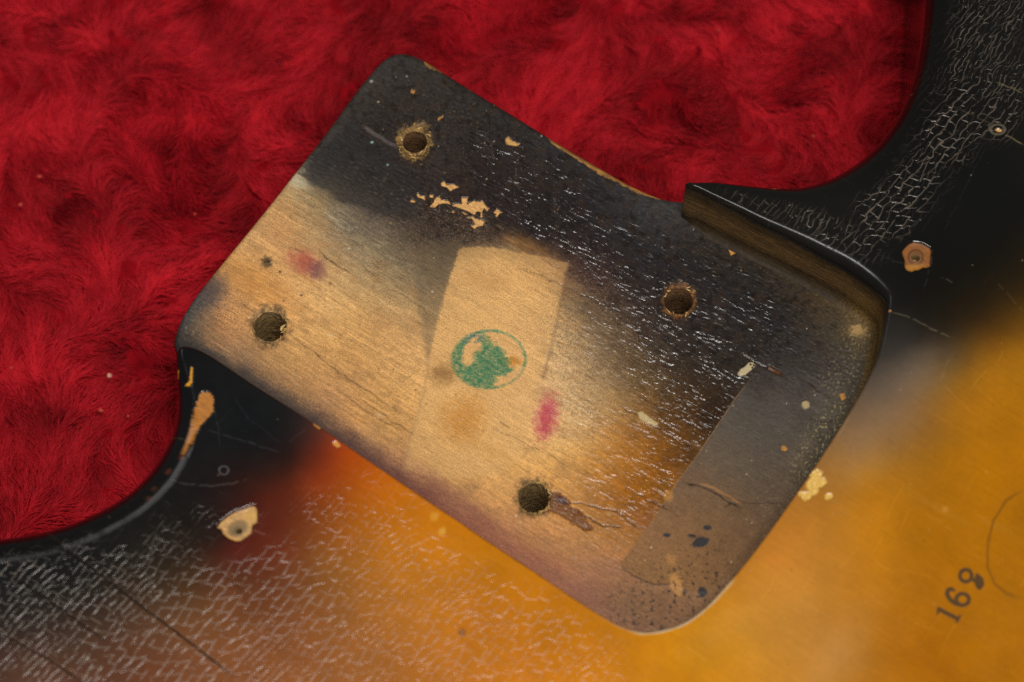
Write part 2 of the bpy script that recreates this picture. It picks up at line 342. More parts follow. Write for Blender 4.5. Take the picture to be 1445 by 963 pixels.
def paint_top(U, V):
    n = len(U)
    w1 = 7*fbm(U/60, V/60, 3); w2 = 7*fbm(U/60, V/60, 9)
    col = TOPC(U+w1, V+w2)
    lum = col.mean(1); ag_, bg_ = U*.85+V*.53, -U*.53+V*.85
    col = col*(1+.045*fbm(ag_/70, bg_/5, 35, 4)+.03*fbm(ag_/22, bg_/1.8, 36, 3))[:, None]
    # cloudy grain in the lacquer
    cl = fbm(U/85, V/85, 21, 4)
    col = col*(1+.10*cl[:, None])
    col = col*(1+.030*perlin(U/2.2, V/2.2, 33)[:, None]+.02*perlin(U/7, V/7, 34)[:, None])
    amber = sst(70, 150, lum)
    rough = np.full(n, .17)+.04*fbm(U/30, V/30, 5)
    rough += .02*amber
    h = np.zeros(n); part = np.zeros(n, int)
    # milky reflections painted into the colour, lacquer rougher there
    refl = np.zeros(n)
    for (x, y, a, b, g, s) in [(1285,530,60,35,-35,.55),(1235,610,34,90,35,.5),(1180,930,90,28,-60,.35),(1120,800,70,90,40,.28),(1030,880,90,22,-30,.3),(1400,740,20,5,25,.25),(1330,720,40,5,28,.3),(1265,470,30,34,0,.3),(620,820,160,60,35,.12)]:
        refl = np.maximum(refl, s*blob(U, V, x, y, a, b, g, .9, .35, 30, int(x)))
    col = mix(col, (188,158,128), refl*.30); rough += refl*.10; col = col*(.80+.20*sst(30, 90, lum))[:, None]
    # crackle coverage
    ck = np.zeros(n)
    for (x, y, a, b, g, s) in [(1385,50,50,95,14,1),(1415,130,34,60,10,.8),(1340,185,40,70,32,1),(1265,285,75,34,-42,1),(1170,325,75,20,22,.8),(1075,290,55,10,24,.5),(1320,100,30,80,10,.6),(1210,350,40,18,30,.5),
                             (60,880,150,80,30,1),(200,890,160,90,30,1),(400,880,180,90,30,1),(560,800,120,60,35,.85),(480,730,60,40,30,.35),(640,880,120,80,30,.95),(760,900,90,60,35,.7),(560,690,60,40,35,.3),(840,940,60,50,0,.5)]:
        ck = np.maximum(ck, s*blob(U, V, x, y, a, b, g, .45, .5, 35, int(x+y)))
    ck *= sst(-.55, .05, fbm(U/40, V/40, 61, 3)+.25)
    ck *= 1-blob(U, V, 330, 770, 60, 26, -20, .6)
    # ----- engraved scratches (dark) and light scratches
    for pts, ww, d in [([(33,728),(120,795),(335,958)],1.5,.5),([(20,813),(90,862),(150,905)],1.3,.4),([(0,893),(60,925),(120,965)],1.3,.4),([(300,800),(345,835)],.8,.2)]:
        m = line(U, V, pts, ww, .8, .8, 5)
        col = mix(col, (20,12,8), m*.8*min(1, d*2)); h -= m*.16*d; ck *= 1-m; m3 = line(U, V, [(x_+2.4, y_-2.4) for x_, y_ in pts], .6, .8, .8, 5); col = mix(col, (150,120,96), m3*.22)
    for pts, c, a in [([(238,676),(268,684),(300,686),(330,682),(352,674)],(120,115,105),.55),([(1405,117),(1428,124),(1445,134)],(125,110,70),.9),([(1330,146),(1365,158),(1402,178)],(80,70,55),.7),([(1414,187),(1430,196),(1446,205)],(150,132,90),.9),
                      ([(1256,440),(1280,446),(1310,462),(1345,478)],(120,105,85),.8),([(1235,356),(1262,370),(1290,373)],(70,62,52),.5),([(1238,332),(1255,337),(1275,336)],(90,75,50),.5),([(1328,392),(1345,399)],(110,105,95),.6),
                      ([(1303,412),(1308,395),(1312,380)],(70,72,70),.5),([(310,720),(330,722)],(70,60,56),.6),([(355,749),(370,753),(382,757)],(140,110,95),.7),([(228,606),(250,614),(262,622)],(120,100,50),.7),([(290,606),(330,618),(360,628),(400,640)],(70,70,72),.6),
                      ([(300,570),(308,600),(311,632)],(70,72,76),.4),([(330,560),(350,590),(362,600)],(66,68,72),.4),([(222,750),(205,795),(188,802),(172,795)],(130,125,115),.6),([(200,795),(228,755),(245,735)],(90,88,82),.4),([(1165,702),(1185,712),(1200,732)],(150,120,90),.5),
                      ([(1305,724),(1345,748)],(190,150,110),.35),([(960,875),(1000,865)],(200,170,120),.1),([(395,845),(420,870)],(90,60,40),.4),([(1403,395),(1445,440)],(110,90,60),.45),([(1180,240),(1300,200)],(60,60,58),.25),([(1220,300),(1290,180)],(70,70,68),.3),([(1330,330),(1390,210)],(50,50,48),.35),([(1300,330),(1345,250)],(50,50,48),.35)]:
        m = line(U, V, pts, .75, .7, 1.5, int(pts[0][0]), .05)
        col = mix(col, c, m*a*.8); h += m*.02
    r_ = np.random.default_rng(3)
    for _ in range(260):     # hairlines
        x, y = r_.uniform(0, 1445), r_.uniform(0, 963); a = math.radians(r_.choice([-55, -62, -48, 20, 35, -50])+r_.normal(0, 8)); L = r_.uniform(8, 60)
        pts = [(x, y), (x+L*math.cos(a)/2+r_.normal(0, 1.5), y+L*math.sin(a)/2), (x+L*math.cos(a), y+L*math.sin(a))]
        m = line(U, V, pts, .35, .6, .5, 2)
        i_ = np.flatnonzero(m); v_ = r_.uniform(8, 26); col[i_] += (m[i_]*v_)[:, None]; h[i_] += m[i_]*.006
    for _ in range(260):     # dust and pinholes
        x, y = r_.uniform(0, 1445), r_.uniform(0, 963); s = r_.uniform(.5, 1.3); m = blob(U, V, x, y, s, s*r_.uniform(.6, 1), 0, .6)
        if r_.random() < .55: col = mix(col, (185,165,130), m*.55)
        else: col = mix(col, (60,36,14), m*.5)
    # tiny ring
    d = np.abs(np.hypot(U-316, (V-664)*1.1)-6.5); m = (1-sst(.4, 1.6, d)); col = mix(col, (92,92,94), m*.8); h += m*.03
    # large faint pencil arc on the amber
    for pts in ([(1446,690),(1420,706),(1402,735),(1394,765),(1394,800),(1402,822),(1420,838),(1446,846)],):
        m = line(U, V, pts, 1.7, 1.5, 1, 8); col = mix(col, (112,72,22), m*.6)
    # red glow patch at neck side handled in field; darker veins
    # chips in the lacquer
    def chip(pts, k, c, depth=.22, nz=1.0, s=4., soft=.7, var=18):
        nonlocal col, h, rough, ck
        m = poly(U, V, pts, soft, nz, s, k+50)
        g = fbm((U*.85+V*.53)/12, (-U*.53+V*.85)/2.2, k+5, 3)
        cc = np.clip(np.asarray(c, float)[None]*(1+var/100*g[:, None]*1.6), 0, 255)
        m2 = poly(U, V, pts, 3.0 if depth > .3 else soft, nz, s, k+50) if depth > .3 else m
        col[:] = col*(1-m[:, None])+cc*m[:, None]; h[:] = h-m2*depth; rough[:] = np.where(m > .7, .6, np.where(m2 > .05, .12, rough)); ck[:] = ck*(1-m2)
        part[m > .5] = k; return m
    m = chip(HOLECHIP_A, 1, (132,80,32), .35, .5)
    d = np.hypot(U-1292.5, V-362); f = (1-sst(8, 12, d))*m; h += f*.08; col = mix(col, (104,62,30), f*.6); col = mix(col, (60,34,16), m*(1-sst(.6, 1.8, np.abs(d-10.5)))*.5)
    col = mix(col, (176,120,40), m*blob(U, V, 1290, 377, 16, 5, -8, .5)*.7)
    m = chip(HOLECHIP_B, 2, (190,146,88), .42, .4)
    f = blob(U, V, 335, 745, 15, 11, -25, .25)*m; col = mix(col, (128,102,66), f*.85); h += f*.06; col = mix(col, (70,56,34), blob(U, V, 334, 748, 8, 5, -25, .6, .9, 3, 3)*m*.45)
    col = mix(col, (206,164,92), m*blob(U, V, 355, 728, 9, 8, 0, .5)*.7); rough = np.where(blob(U, V, 352, 726, 10, 7, 0, .5)*m > .3, .2, rough)
    col = mix(col, (214,160,84), m*blob(U, V, 325, 760, 20, 3.4, 22, .5)*.8)
    chip(HORNCHIP, 3, (170,108,40), .15, 1.6, 3.)
    for q, kk in (([(269,518),(272,519),(271.5,540),(268,545),(261,544),(262,541),(267,539)],4),([(250,519),(252,520),(251,531),(249,531)],4)): chip(q, 4, (200,140,40), .1, .5)
    chip(z2([(670,125),(700,118),(752,120),(738,138),(700,158),(675,145)],900,220,3.61), 5, (150,112,66), .15, 1.2)
    # crumbly pale chip on the pocket's right rim
    m = np.zeros(n)
    for (x, y, a, b) in [(1152,670,9,7),(1148,684,11,9),(1158,681,9,6),(1138,700,8,6),(1169,701,6,4),(1130,697,4,3),(1148,694,8,5)]:
        m = np.maximum(m, blob(U, V, x, y, a, b, -20, .18, .25, 5, int(x)))
    col = mix(col, (212,168,78), m); col = mix(col, (235,200,120), m*sst(.1, .5, perlin(U/4, V/4, 77))*.6); h -= m*(.1+.08*perlin(U/3, V/3, 71)); rough += m*.2; part[m > .5] = 6
    for (x, y, r1, c) in [(613,729,6,(210,150,60)),(624,750,5,(214,166,80)),(1378,810,1,(0,0,0)),(1334,719,4,(190,130,50)),(652,893,5,(120,70,30))]:
        col = mix(col, c, blob(U, V, x, y, r1, r1*1.1, 30, .5, .3, 5, 3)*.7)
    for (x, y, a, b) in [(448,600,7,3.5),(475,627,6,4)]:
        m = blob(U, V, x, y, a, b, 35, .25, .4, 4, 3); col = mix(col, (205,140,66), m); h -= m*.1; part[m > .5] = 7
    d = np.hypot((U-1408)*.8, (V-183)*1.15); m = (1-sst(1.0, 2.2, np.abs(d-8)))*.8; col = mix(col, (100,92,74), m); m = blob(U, V, 1409, 184, 5, 2.4, 15, .3, .3, 3, 1); col = mix(col, (205,155,85), m); h -= m*.15; part[m > .5] = 11
    for (x, y) in [(1256,439),(1002,283),(1063,420)]:
        col = mix(col, (170,120,50), blob(U, V, x, y, 2.2, 1.6, 0, .4))
    # reddish scuffs on horn
    for (x, y) in [(218,690),(208,702),(256,645),(236,664)]: col = mix(col, (120,56,34), blob(U, V, x, y, 5, 3, -40, .5, .6, 4, 4)*.6)
    m = line(U, V, [(300,501),(350,536),(400,568),(460,607),(520,649),(600,703),(680,757),(760,810),(850,869),(880,885)], 2.0, 1.6, .8, 5); col = mix(col, (58,32,16), m*.5)
    m = line(U, V, [(885,888),(905,893),(935,890),(965,880),(995,859),(1020,834),(1040,812)], 3.0, 2.4, 1.0, 5); col = mix(col, (206,182,150), m*.7)
    # stamped number
    S = lambda p: z2(p, 1280, 780, 8.025)
    ink = fbm(U/2.4, V/2.4, 90, 2)
    def digit(parts_, k):
        nonlocal col, h, rough
        m = np.zeros(n)
        for kind, a in parts_:
            if kind == 'l': m = np.maximum(m, line2(U, V, S(a[0]), a[1]/8.025))
            if kind == 'e':
                cx, cy, rx, ry, g, ww = a; cx, cy = S([(cx, cy)])[0]; rx /= 8.025; ry /= 8.025; g = math.radians(g)
                x = (U-cx)*math.cos(g)+(V-cy)*math.sin(g); y = -(U-cx)*math.sin(g)+(V-cy)*math.cos(g)
                q = np.sqrt((x/rx)**2+(y/ry)**2); dd = np.abs(q-1)*min(rx, ry); m = np.maximum(m, 1-sst(ww/8.025-.9, ww/8.025+.9, dd))
        a = m*(.88+.12*np.clip(ink*2, -1, 1))
        edge = sst(.05, .5, m)*(1-sst(.5, .95, m))
        col = mix(col, (58,48,48), a*.86); col = mix(col, (150,118,104), edge*.2); part[m > .45] = k
    def line2(U, V, pts, ww):
        m = np.zeros(n); k = near(U, V, pts, ww+3)
        for (x1, y1), (x2, y2) in zip(pts[:-1], pts[1:]):
            l2 = (x2-x1)**2+(y2-y1)**2; t = np.clip(((U[k]-x1)*(x2-x1)+(V[k]-y1)*(y2-y1))/l2, 0, 1)
            m[k] = np.maximum(m[k], 1-sst(ww-.8, ww+.8, np.hypot(U[k]-x1-t*(x2-x1), V[k]-y1-t*(y2-y1))))
        return m
    digit([('l', ([(360,640),(460,695),(575,750)], 24)), ('l', ([(345,690),(362,630)], 14)), ('l', ([(600,720),(560,785)], 14))], 8)
    digit([('e', (628,532,72,66,0,22)), ('l', ([(500,415),(462,425),(452,470),(480,525),(540,575),(600,592)], 25)), ('l', ([(500,410),(530,430)], 16))], 9)
    digit([('e', (665,262,66,68,0,22)), ('l', ([(735,300),(770,320)], 22)), ('l', ([(800,270),(838,310),(845,360),(820,395)], 30)), ('l', ([(790,290),(788,350),(810,390)], 26))], 10)
    # waves of the old lacquer
    h += .035*fbm(U/55, V/55, 101)+.006*fbm(U/9, V/9, 103)
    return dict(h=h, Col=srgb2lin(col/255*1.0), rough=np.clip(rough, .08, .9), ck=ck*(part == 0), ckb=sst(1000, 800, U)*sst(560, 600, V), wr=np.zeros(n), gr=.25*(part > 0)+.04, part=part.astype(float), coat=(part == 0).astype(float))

FLPARTS = {1:'bare_wood_chip',2:'bare_wood_chip',3:'ink_stamp',4:'tape_patch',5:'filler_blob',6:'filler_blob',7:'edge_wear',8:'tar_spot',9:'tar_spot',10:'bare_wood_chip'}
TAPE = [(1063,530),(1036,565),(1011,603),(986,640),(956,680),(926,728),(900,765),(874,798),(892,812),(922,826),(950,824),(972,836),(1000,836),(1035,806),(1072,765),(1112,706),(1150,646),(1183,590),(1200,560),(1170,540),(1110,524),(1085,522)]
STAMP_R = (693.5,507,47.5,40)
def paint_floor(U, V):
    n = len(U); a_ = U*.85+V*.53; b_ = -U*.53+V*.85
    g1 = fbm(a_/45, b_/3.2, 11, 4); g2 = perlin(a_/9, b_/1.6, 12); g3 = fbm(a_/160, b_/14, 13, 3)
    fs = 6*perlin(a_/22, b_/1.7, 4)+4*perlin(a_/8, b_/1.2, 5)+5*perlin(U/2., V/2., 8); w1 = 9*fbm(U/30, V/30, 3)+6*fbm(a_/30, b_/4, 6)+fs; w2 = 9*fbm(U/30, V/30, 9)+6*fbm(a_/30, b_/4, 7)+fs*.7
    col = FLC(U+w1, V+w2)
    lum = col.mean(1); wood = sst(60, 140, lum)
    n1 = perlin(U/1.9, V/1.9, 14); n2 = fbm(U/5, V/5, 15)
    col = col*(1+(.02+.03*wood)[:, None]*g3[:, None]*2)
    col = col*(1+(.07*wood+.12)[:, None]*g1[:, None])*(1+.10*n1[:, None]+.08*n2[:, None]+(.07*g2)[:, None]+(.05*perlin(U/1.3, V/1.3, 18))[:, None])
    up = (1-sst(40, 66, lum))*(V < 520); dkm = up*sst(-.05, .4, fbm(U/18, V/18, 19, 4)); col = mix(col, (54, 42, 34), dkm*.55); dkm = up*sst(.0, .4, fbm(U/12+7, V/12, 20, 4)); col = mix(col, (20, 18, 18), dkm*.6)
    dkm = sst(.30, .6, fbm(U/3, V/3, 24, 2)); col = mix(col, (110, 100, 84), dkm*(1-wood)*.35)
    pt_ = sst(.42, .62, fbm(a_/7, b_/1.5, 22, 2))*wood; col = mix(col, (140, 98, 56), pt_*.5); pt_ = sst(.30, .55, fbm(a_/60, b_/6, 23, 3))*wood; col = mix(col, (176, 122, 66), pt_*.45)
    rel = fbm(a_/7, b_/3.5, 28, 4); rel2 = fbm(U/22, V/22, 29, 4); dark_ = 1-wood
    col = col*(.88+.12*sst(30, 90, lum)+.05*wood)[:, None]*(1+dark_*(.20*rel+.22*rel2))[:, None]+np.array((8,4,1.))*(dark_*sst(110, 60, lum))[:, None]; rough = .40+.18*wood-.14*dark_*sst(-.1, .4, rel2)+.05*n2; h = .03*g1*1+.012*g2+dark_*(.055*rel+.03*perlin(U/2.6, V/2.6, 30)); part = np.zeros(n, int)
    # transition fibres: pale streaks of scraped wood against grey
    st = sst(.10, .5, fbm(a_/26, b_/1.9, 16, 3))
    tr = np.zeros(n)
    for (x, y, a, b, g) in [(500,330,110,26,33),(560,370,80,30,33),(450,290,60,22,35),(850,500,110,60,33),(700,330,60,20,32),(330,500,60,14,33)]: tr = np.maximum(tr, blob(U, V, x, y, a, b, g, .5))
    col = mix(col, (196,172,128), tr*st*.42); col = mix(col, (60,48,36), tr*sst(.1, .5, fbm(a_/20+50, b_/1.8, 17, 3))*.45)
    sz = np.zeros(n)
    for (x, y, a, b, g) in [(560,345,120,45,33),(850,480,120,60,40),(650,320,70,30,30),(900,570,90,50,10),(300,430,40,50,-50),(820,420,60,60,0)]: sz = np.maximum(sz, blob(U, V, x, y, a, b, g, .7))
    col = mix(col, (40, 33, 28), sz*sst(.30, .5, perlin(U/1.7, V/1.7, 431))*.6*wood); col = mix(col, (186, 150, 104), sz*sst(.34, .55, perlin(U/1.8, V/1.8, 432))*.45*(1-wood))
    # pale rectangle left by old masking
    REC = [(647,352),(668,348),(700,350),(760,361),(802,371),(798,392),(786,440),(770,500),(760,545),(748,600),(733,650),(700,672),(640,676),(600,672),(567,662),(583,600),(598,540),(612,480),(628,415)]
    dz = poly(U+fs*.6, V+fs*.4, [(438,222),(426,247),(442,262),(462,271),(478,285),(508,292),(545,304),(580,312),(600,260),(500,170)], 3.5, 6, 9, 26); col = mix(col, (40,37,36), dz*.55*sst(330, 300, V+U*.0))
    dirt = wood*sst(.0, .45, fbm(U/26, V/26, 411, 5)); col = mix(col, (158, 116, 72), dirt*.38); dirt = wood*sst(.18, .5, fbm(U/7, V/7, 412, 4)); col = mix(col, (132, 94, 56), dirt*.30)
    fr = blob(U, V, 418, 254, 22, 8, 32, .5, .4, 6, 27)*(1-dz); col = mix(col, (196,184,152), fr*.6); fr = blob(U, V, 480, 312, 60, 9, 36, .6, .5, 8, 28)*(1-dz)*st; col = mix(col, (190,178,144), fr*.5)
    fbr = 2.2*perlin(a_/9, b_/1.5, 27)
    m = poly(U+fbr, V+fbr*.6, REC, 2.2, 2, 12, 5)
    rc = np.array((214,165,102.))*(1+.05*g1+.07*n1+.05*n2+.05*perlin(U/1.3, V/1.3, 18)+.05*g3)[:, None]; rc = rc*(1-.10*sst(380, 345, V))[:, None]
    mr = m*(.88-.16*sst(630, 690, V))*(1-.38*sst(700, 790, U)*sst(640, 600, V))*(.86+.14*sst(-.3, .3, g3+n2)); col = col*(1-mr[:, None])+rc*mr[:, None]
    # the stain stops short against the edge of the rectangle
    ob = poly(U, V, [(590,345),(648,336),(650,352),(628,415),(612,480),(604,520),(596,470),(586,400)], 7, 4, 10, 25)*(1-m); col = mix(col, (104,88,66), ob*.45)
    col = mix(col, (120,92,60), line(U, V, [(805,365),(798,385),(790,440),(776,500),(765,540)], 2.2, 2.5, 2, 5)*.35)
    col = mix(col, (150,116,80), line(U, V, [(608,500),(597,560),(582,610),(568,662)], 1.6, 3, 2, 6)*.35)
    # stains
    for (x, y, a, b, g, c, s) in [(430,371,22,13,25,(166,72,62),.75),(447,382,11,13,0,(104,66,74),.6),(771,590,13,27,12,(178,48,72),.85),(775,575,9,10,0,(190,80,90),.4),(625,528,16,13,0,(128,92,48),.75),(655,592,26,30,30,(178,112,34),.55),(722,510,12,6,0,(178,110,30),.7),
                                  (740,345,30,10,20,(190,120,40),.3),(690,395,34,14,10,(178,128,76),.4),(300,410,14,26,30,(70,62,62),.6),(358,398,60,22,35,(196,128,56),.45),(395,330,28,16,20,(168,116,74),.3),(480,600,60,6,35,(90,60,56),.3),(640,700,70,10,38,(120,70,66),.4),
                                  (555,470,50,12,28,(190,140,80),.25),(700,640,40,12,30,(196,140,70),.3),(860,565,40,16,30,(190,150,96),.3),(740,720,24,16,0,(150,108,74),.2),(1210,468,18,10,20,(140,112,70),.5)]:
        col = mix(col, c, s*blob(U, V, x, y, a, b, g, .8, .6, 9, int(x))*(.80+.20*sst(-.3, .3, perlin(a_/6, b_/1.6, 413)+.5*n1)))
    # purple-red speckled lower edge
    e = blob(U, V, 690, 752, 240, 16, 34, .8); col = mix(col, (130,64,54), e*.2*sst(-.3, .4, perlin(U/2.4, V/2.4, 41)+.2))
    col = mix(col, (200,170,140), e*.5*sst(.35, .6, perlin(U/2.0, V/2.0, 42)))
    e = blob(U, V, 430, 575, 170, 17, 34, .7); col = mix(col, (48,38,34), e*.2*sst(-.35, .3, perlin(U/3, V/3, 43)+.1)); col = mix(col, (165,150,128), e*.5*sst(.38, .62, perlin(U/1.9, V/1.9, 44)))
    # left end grime
    e = blob(U, V, 272, 455, 34, 26, -55, .6); col = mix(col, (150,142,122), e*.5*sst(.1, .6, fbm(U/5, V/5, 45))); 
    # grimy, purple-brown border along the lower left edge of the floor
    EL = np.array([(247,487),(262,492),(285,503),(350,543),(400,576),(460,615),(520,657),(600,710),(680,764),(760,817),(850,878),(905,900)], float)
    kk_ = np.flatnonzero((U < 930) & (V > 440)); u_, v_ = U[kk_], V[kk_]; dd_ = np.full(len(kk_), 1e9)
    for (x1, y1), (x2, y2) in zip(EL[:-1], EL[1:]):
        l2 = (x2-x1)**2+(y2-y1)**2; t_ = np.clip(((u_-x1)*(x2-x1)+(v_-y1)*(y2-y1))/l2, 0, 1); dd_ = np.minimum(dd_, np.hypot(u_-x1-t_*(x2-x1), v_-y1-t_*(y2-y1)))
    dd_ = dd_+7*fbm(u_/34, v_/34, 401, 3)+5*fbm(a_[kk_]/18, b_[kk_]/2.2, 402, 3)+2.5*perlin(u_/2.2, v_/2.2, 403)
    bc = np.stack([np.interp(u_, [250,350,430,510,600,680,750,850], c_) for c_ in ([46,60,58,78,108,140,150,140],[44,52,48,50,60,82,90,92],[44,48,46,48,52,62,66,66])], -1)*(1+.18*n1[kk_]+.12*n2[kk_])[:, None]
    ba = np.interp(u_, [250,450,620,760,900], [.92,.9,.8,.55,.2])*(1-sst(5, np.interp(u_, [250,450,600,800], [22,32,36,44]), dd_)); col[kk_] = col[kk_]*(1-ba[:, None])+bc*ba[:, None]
    tp = poly(U, V, TAPE, 1.0, .6, 7, 9)
    ti = np.flatnonzero(tp > 1e-3); tc = TPF(U[ti]+4*n2[ti], V[ti]+4*g2[ti])*(1.02+.09*n1[ti]+.07*n2[ti]+.06*g1[ti]+.07*perlin(U[ti]/1.3, V[ti]/1.3, 58)+.08*fbm(U[ti]/14, V[ti]/14, 59, 3))[:, None]
    ta = (tp[ti]*(1-.9*sst(1075, 1165, U[ti]+.35*(V[ti]-600)+14*n2[ti]))*sst(8, 60, V[ti]-530-.25*(U[ti]-1063)+.9*np.clip(1075-U[ti], 0, 40)+14*n2[ti]))[:, None]; col[ti] = col[ti]*(1-ta)+tc*ta
    # crack lines along the grain
    for pts, ww, s in [([(450,352),(458,362),(480,378),(495,386)],1,.7),([(405,348),(420,352),(432,358)],.8,.5),([(503,368),(540,400),(590,430),(620,455)],.8,.45),([(412,476),(440,495),(470,520),(500,540),(540,566),(575,590)],1.1,.55),([(340,428),(352,436),(358,442)],.9,.6),([(455,400),(470,404),(485,404)],.5,.3),
                       ([(505,560),(540,585),(590,618)],1.6,.4),([(470,545),(520,582),(570,612)],1.3,.4),([(690,603),(730,620),(780,645),(810,664)],1,.5),([(705,596),(720,604)],1.4,.5),([(725,375),(770,392),(830,420),(900,452)],1.8,.35),([(760,362),(810,392),(870,410)],1.2,.35),
                       ([(540,300),(580,322),(640,352)],1,.4),([(800,712),(825,728),(850,742),(880,745)],1.6,.8),([(795,706),(840,715),(870,722),(905,748)],1.4,.8),([(885,690),(915,706),(950,724)],1.3,.7),([(870,570),(905,590),(950,618),(985,640)],1.1,.6),([(900,560),(950,585),(1000,612)],.9,.6),
                       ([(1045,500),(1070,514),(1085,521),(1108,530)],1.6,.8),([(980,470),(1020,488),(1045,500)],1.2,.7),([(1140,541),(1150,547),(1160,556)],1.8,.9),([(1128,532),(1140,540)],1,.6),([(1160,556),(1175,562)],.8,.5),([(1140,588),(1160,594),(1185,596)],1,.7),
                       ([(963,681),(985,686),(1005,694),(1020,704),(1035,712),(1048,718)],1.5,.95),([(1022,716),(1032,712)],1.2,.8),([(1018,698),(1040,706),(1070,711),(1108,709)],1,.7),([(944,714),(952,724),(958,732)],.8,.5),
                       ([(1100,487),(1118,496),(1125,505)],.9,.6),([(970,440),(1000,452),(1030,470)],1.4,.6),([(760,250),(800,272),(840,300)],.9,.4),([(515,180),(535,196),(562,208)],2.6,.0)]:
        m = line(U, V, pts, ww*.62, .9, 2.2, int(pts[0][1]))*(.55+.45*sst(-.3, .3, perlin(U/6, V/6, 199)))
        col = mix(col, (34,22,14), m*s); h -= m*.18*s
    m = line(U, V, [(1083,518),(1092,524),(1103,528)], 3.2, 1, 1, 4); col = mix(col, (84,46,20), m*.9); h -= m*.3
    m = line(U, V, [(1040,706),(1050,715),(1022,700),(1005,692)], 1.2, 1, 1, 4); col = mix(col, (190,128,70), m*.0)
    col = mix(col, (186,128,70), line(U, V, [(985,681),(1008,690),(1030,702),(1048,712)], 1.6, 1.2, 1, 4)*.55)
    col = mix(col, (92,82,80), line(U, V, [(512,178),(530,190),(548,202),(562,206)], 2.6, 1.2, 1.4, 4)*.8)
    # splintered patch right of the lower hole
    m = poly(U, V, [(776,694),(790,695),(803,705),(806,716),(822,722),(830,738),(840,748),(826,750),(806,738),(790,726),(772,722)], 1.2, 2.5, 5, 7)
    col = mix(col, np.array((96,54,24)), m*.7); col = mix(col, (70,40,42), blob(U, V, 793, 706, 9, 5, 30, .3, .3, 5, 3)*.8); h -= m*(.15+.25*np.clip(perlin(a_/12, b_/2, 55), 0, 1))
    # glossy wrinkled lacquer
    wr = np.zeros(n)
    for (x, y, a, b, g, s) in [(950,500,180,80,30,1),(980,610,70,70,-40,1),(900,680,90,60,10,.9),(830,340,170,50,33,1),(720,240,70,40,35,.9),(1060,440,100,45,32,.8),(850,600,90,50,20,.75),(850,770,70,35,20,.5),(800,720,60,30,0,.5),(700,215,46,30,30,1),(760,270,90,50,35,1),(650,290,90,30,20,.45),(960,370,90,40,25,.6),(1110,470,70,30,30,.5),(640,130,20,12,30,.6)]:
        wr = np.maximum(wr, s*blob(U, V, x, y, a, b, g, .55, .4, 30, int(x+y)))
    wr *= sst(-.45, .15, fbm(a_/28, b_/12, 62, 3)+.15)
    # the dull tape patch with its step edge
    far = sst(0, 26, (U-1063)*.8+(V-530)*.55)  # right side of the patch dies away without an edge
    ft = blob(U, V, 1070, 640, 150, 110, -55, .5)
    soft_edge = np.zeros(n)
    edge_in = poly(U, V, [(x+6, y+2) for x, y in TAPE[:8]]+[(1200,900),(1300,500)], 2.5, 0)
    wr *= (1-tp)*(1-sst(-60, 10, (U-1075)*.82+(V-560)*.57)*.96)
    tex = fbm(U/3, V/3, 51, 2)
    tape_in = tp*(1-.0)
    h += tp*.12*(1-sst(1040, 1150, U+.35*(V-600)))*sst(0, 40, V-535+1.2*np.clip(1075-U, 0, 40))
    m = line(U, V, [(874,798),(892,812),(922,826),(952,824)], 1.2, 1, 1, 4); col = mix(col, (70,42,20), m*.6)
    m = line(U, V, TAPE[:8], 1.0, .8, .4, 4); col = mix(col, (150,118,84), m*.55); rough = rough+tp*.25  # pale line paints a highlight along the step edge
    part[tp > .5] = 4
    col = mix(col, (176,124,60), (1-sst(.6, 1.4, np.hypot((U-943)/7, (V-700)/8)))*.8)
    col = mix(col, (196,140,76), blob(U, V, 955, 826, 8, 17, -15, .25, .6, 5, 5)*.8); col = mix(col, (188,134,74), blob(U, V, 947, 790, 7, 9, -30, .5, .6, 4, 5)*.5)
    # dark speckle low on the floor
    reg = blob(U, V, 960, 850, 110, 60, -25, .7)
    col = mix(col, (46,36,30), reg*.9*sst(.22, .42, fbm(U/6.5, V/6.5, 71, 3)))
    col = mix(col, (176,138,92), reg*.4*sst(.3, .6, fbm(U/3, V/3, 72, 2)))
    # crusty pale speckle along the end of the pocket
    reg = np.maximum(blob(U, V, 1160, 620, 24, 70, 30, .6), blob(U, V, 1215, 470, 26, 55, 10, .7)*.7); reg = np.maximum(reg, blob(U, V, 1190, 535, 30, 40, 30, .6)*.6); reg = np.maximum(reg, blob(U, V, 1100, 720, 40, 50, 35, .7)*.3)
    cr = sst(.16, .45, fbm(U/4.2, V/4.2, 73, 2)); col = mix(col, (176,156,104), reg*cr*.75); h += reg*cr*.10
    col = mix(col, (40,36,30), reg*.5*sst(.2, .5, fbm(U/4, V/4+40, 74, 2)))
    # pitted dark zone near the top of the tongue
    reg = blob(U, V, 600, 200, 110, 60, 20, .6); col = mix(col, (140,132,120), reg*.45*sst(.42, .62, fbm(U/2.6, V/2.6, 75, 2))); col = mix(col, (22,20,20), reg*.4*sst(.2, .5, fbm(U/9, V/9, 76, 2)))
    reg = blob(U, V, 545, 270, 110, 30, 25, .7); col = mix(col, (128,112,92), reg*.4*sst(.2, .55, fbm(a_/10, b_/2, 77, 2)))
    reg = blob(U, V, 650, 165, 60, 14, 30, .6); col = mix(col, (140,128,110), reg*.5*sst(.3, .6, fbm(U/3, V/3, 78, 2)))
    # white dusty powder near the red mark
    reg = np.maximum(blob(U, V, 810, 560, 40, 70, 10, .8), blob(U, V, 790, 620, 40, 30, 0, .7)*.8); wsp = sst(.12, .5, fbm(U/2.6, V/2.6, 79, 2)); col = mix(col, (228,210,172), reg*wsp*.5); h += reg*wsp*.03
